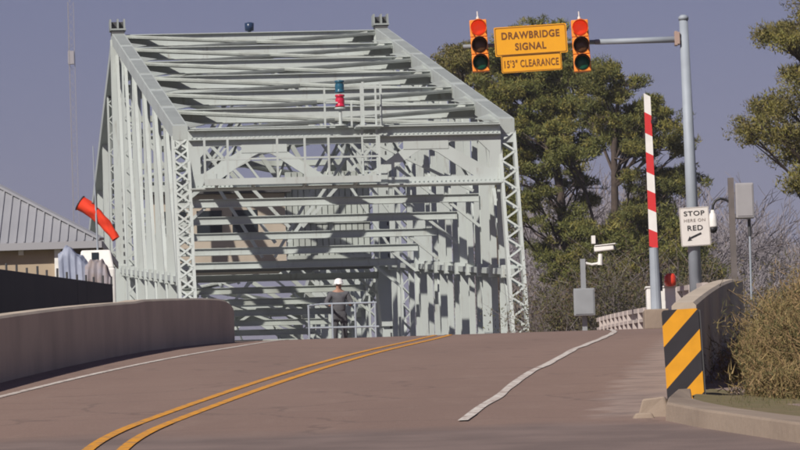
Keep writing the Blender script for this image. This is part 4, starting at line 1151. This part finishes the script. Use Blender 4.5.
# roadside brush right of the bridge
BR = [(556, 146, 2.4, 0), (562, 143, 2.3, 1), (590, 147, 3.2, 0), (606, 142, 2.6, 1), (628, 146, 3.3, 0), (646, 143, 2.8, 1), (668, 147, 3.4, 1), (690, 144, 3.0, 0), (712, 146, 3.2, 0)]
BL = ('brown leafless shrub nearest the right corner of the bridge portal', 'low greenish shrub just left of the grey camera cabinet', 'brown shrub directly behind the grey camera cabinet', 'greenish shrub under the white security camera', 'tall brown shrub left of the barrier arm', 'greenish shrub behind the barrier arm sleeve', 'greenish shrub behind the red warning light', 'brown shrub behind the foot of the signal mast', 'brown shrub right of the signal mast beyond the wall end')
for i, ((x, D, h_, g_), lb_) in enumerate(zip(BR, BL)):
    p = at(x, 320, D); p.z = 8.8
    brush('shrub', lb_, 'shrub', p, .9, .9, h_ + .9, 420 if g_ else 240, [M['brush'], M['brush'], M['brushgreen']] if not g_ else [M['brushgreen'], M['brushgreen'], M['brush']], 100 + i, M['barebark'], .075, None, 44)
# weeds beside the right wall
WD = [(3.75, 51.5, .75, 'low dry weed clump just right of the striped marker'), (3.9, 55.5, 1.05, 'olive weed bush against the outer face of the right wall'), (4.45, 54, 1.35, 'tall tan weed bush near the kerb at the right edge'),
      (4.35, 60, 1.15, 'brown weed bush halfway up the right wall'), (5.0, 58.5, 1.55, 'tall dry weed bush at the right edge of the view'), (5.0, 66, 1.25, 'dry weed bush along the upper half of the right wall'), (5.7, 66, 1.75, 'highest weed bush on the right, behind the others'),
      (5.7, 74, 1.35, 'far weed bush near the top end of the right wall'), (6.4, 74, 1.9, 'furthest tall weed bush, at the right edge under the bare trees'), (4.35, 50.5, .6, 'short weed tuft on the grass by the kerb'), (5.0, 52.5, 1.0, 'tan weed bush above the kerb at the lower right corner')]
for i, (x, d, h_, lb_) in enumerate(WD):
    p = Vector((x, d, terrain(x, d)))
    brush('weed_bush', lb_, 'bush', p, .55, .8, h_ * 1.12, 900, [M['weed'], M['weed'], M['weed2'], M['brushgreen']], 200 + i, M['weed2'], .085, None, 110, .11, 1.1)
# grass on the verge
gm = MB(); rnd = random.Random(5)
for i in range(26000):
    d = rnd.uniform(38, 60); x = rnd.uniform(2.5, 8)
    if x < 3.05 + (d - 53) * .07 + .05: continue
    if d < 48.2 - (x - 2.6) * 4.6 or (d < 52 and x < 2.62): continue
    z = terrain(x, d); L_ = rnd.uniform(.05, .16); dv = Vector((rnd.gauss(0, .4), rnd.gauss(0, .4), 1)).normalized() * L_
    w_ = Vector((rnd.gauss(0, 1), rnd.gauss(0, 1), 0)).normalized() * .008
    p = Vector((x, d, z)); p.z += .13 if d < 51 else .03; gm.quad([p - w_, p + w_, p + dv])
tag(gm.build('verge_grass', M['grass']), 'dry grass on the verge beside the kerb', 'grass', kind='stuff')
# grassy verge behind the kerb
vg = MB(); bk = [(2.63, 50.0), (2.59, 49.0), (2.63, 47.6), (2.83, 46.2), (3.09, 44.8), (3.51, 42.4), (5.11, 37.8), (13, 32)]
for k_, (x, d) in enumerate(bk): vg.v += [(x, d, roadz(d) + .06), (x + 1.5 + k_, d + 14, terrain(x + 1.5 + k_, d + 14) + .05)]
for k_ in range(len(bk) - 1): vg.face([2*k_, 2*k_ + 2, 2*k_ + 3, 2*k_ + 1])
tag(vg.build('verge', mat('verge_soil', (.13, .115, .05), .95, (.19, .14, .08), 2.5, .8, bump=.4, bscale=8)), kind='structure')
# broken concrete at the kerb end
for i, (px_, py_, sx_, sz_, lb_) in enumerate(((656, 415, .10, .15, 'largest broken concrete lump at the kerb end'), (650, 407, .07, .07, 'small concrete chunk behind the largest lump'), (643, 419, .07, .04, 'flat concrete chip lying on the asphalt by the kerb end'))):
    d = 47.2 + (415 - py_) * .06
    p = at(px_, py_, d); p.z = roadz(d)
    r2 = random.Random(i + 3); m = MB()
    pts8 = [(-1, -1), (1, -1), (1, 1), (-1, 1)]
    j = lambda: r2.uniform(.6, 1.15)
    m.hexa([(x * sx_ * j(), y * sx_ * 1.6 * j(), -.05) for x, y in pts8], [(x * sx_ * .7 * j(), y * sx_ * 1.2 * j(), sz_ * j()) for x, y in pts8])
    o = m.build('concrete_chunk', M['concrete_pale'], bevel=.02); o.location = p; o.rotation_euler.z = r2.uniform(0, 2)
    tag(o, lb_, 'rubble')
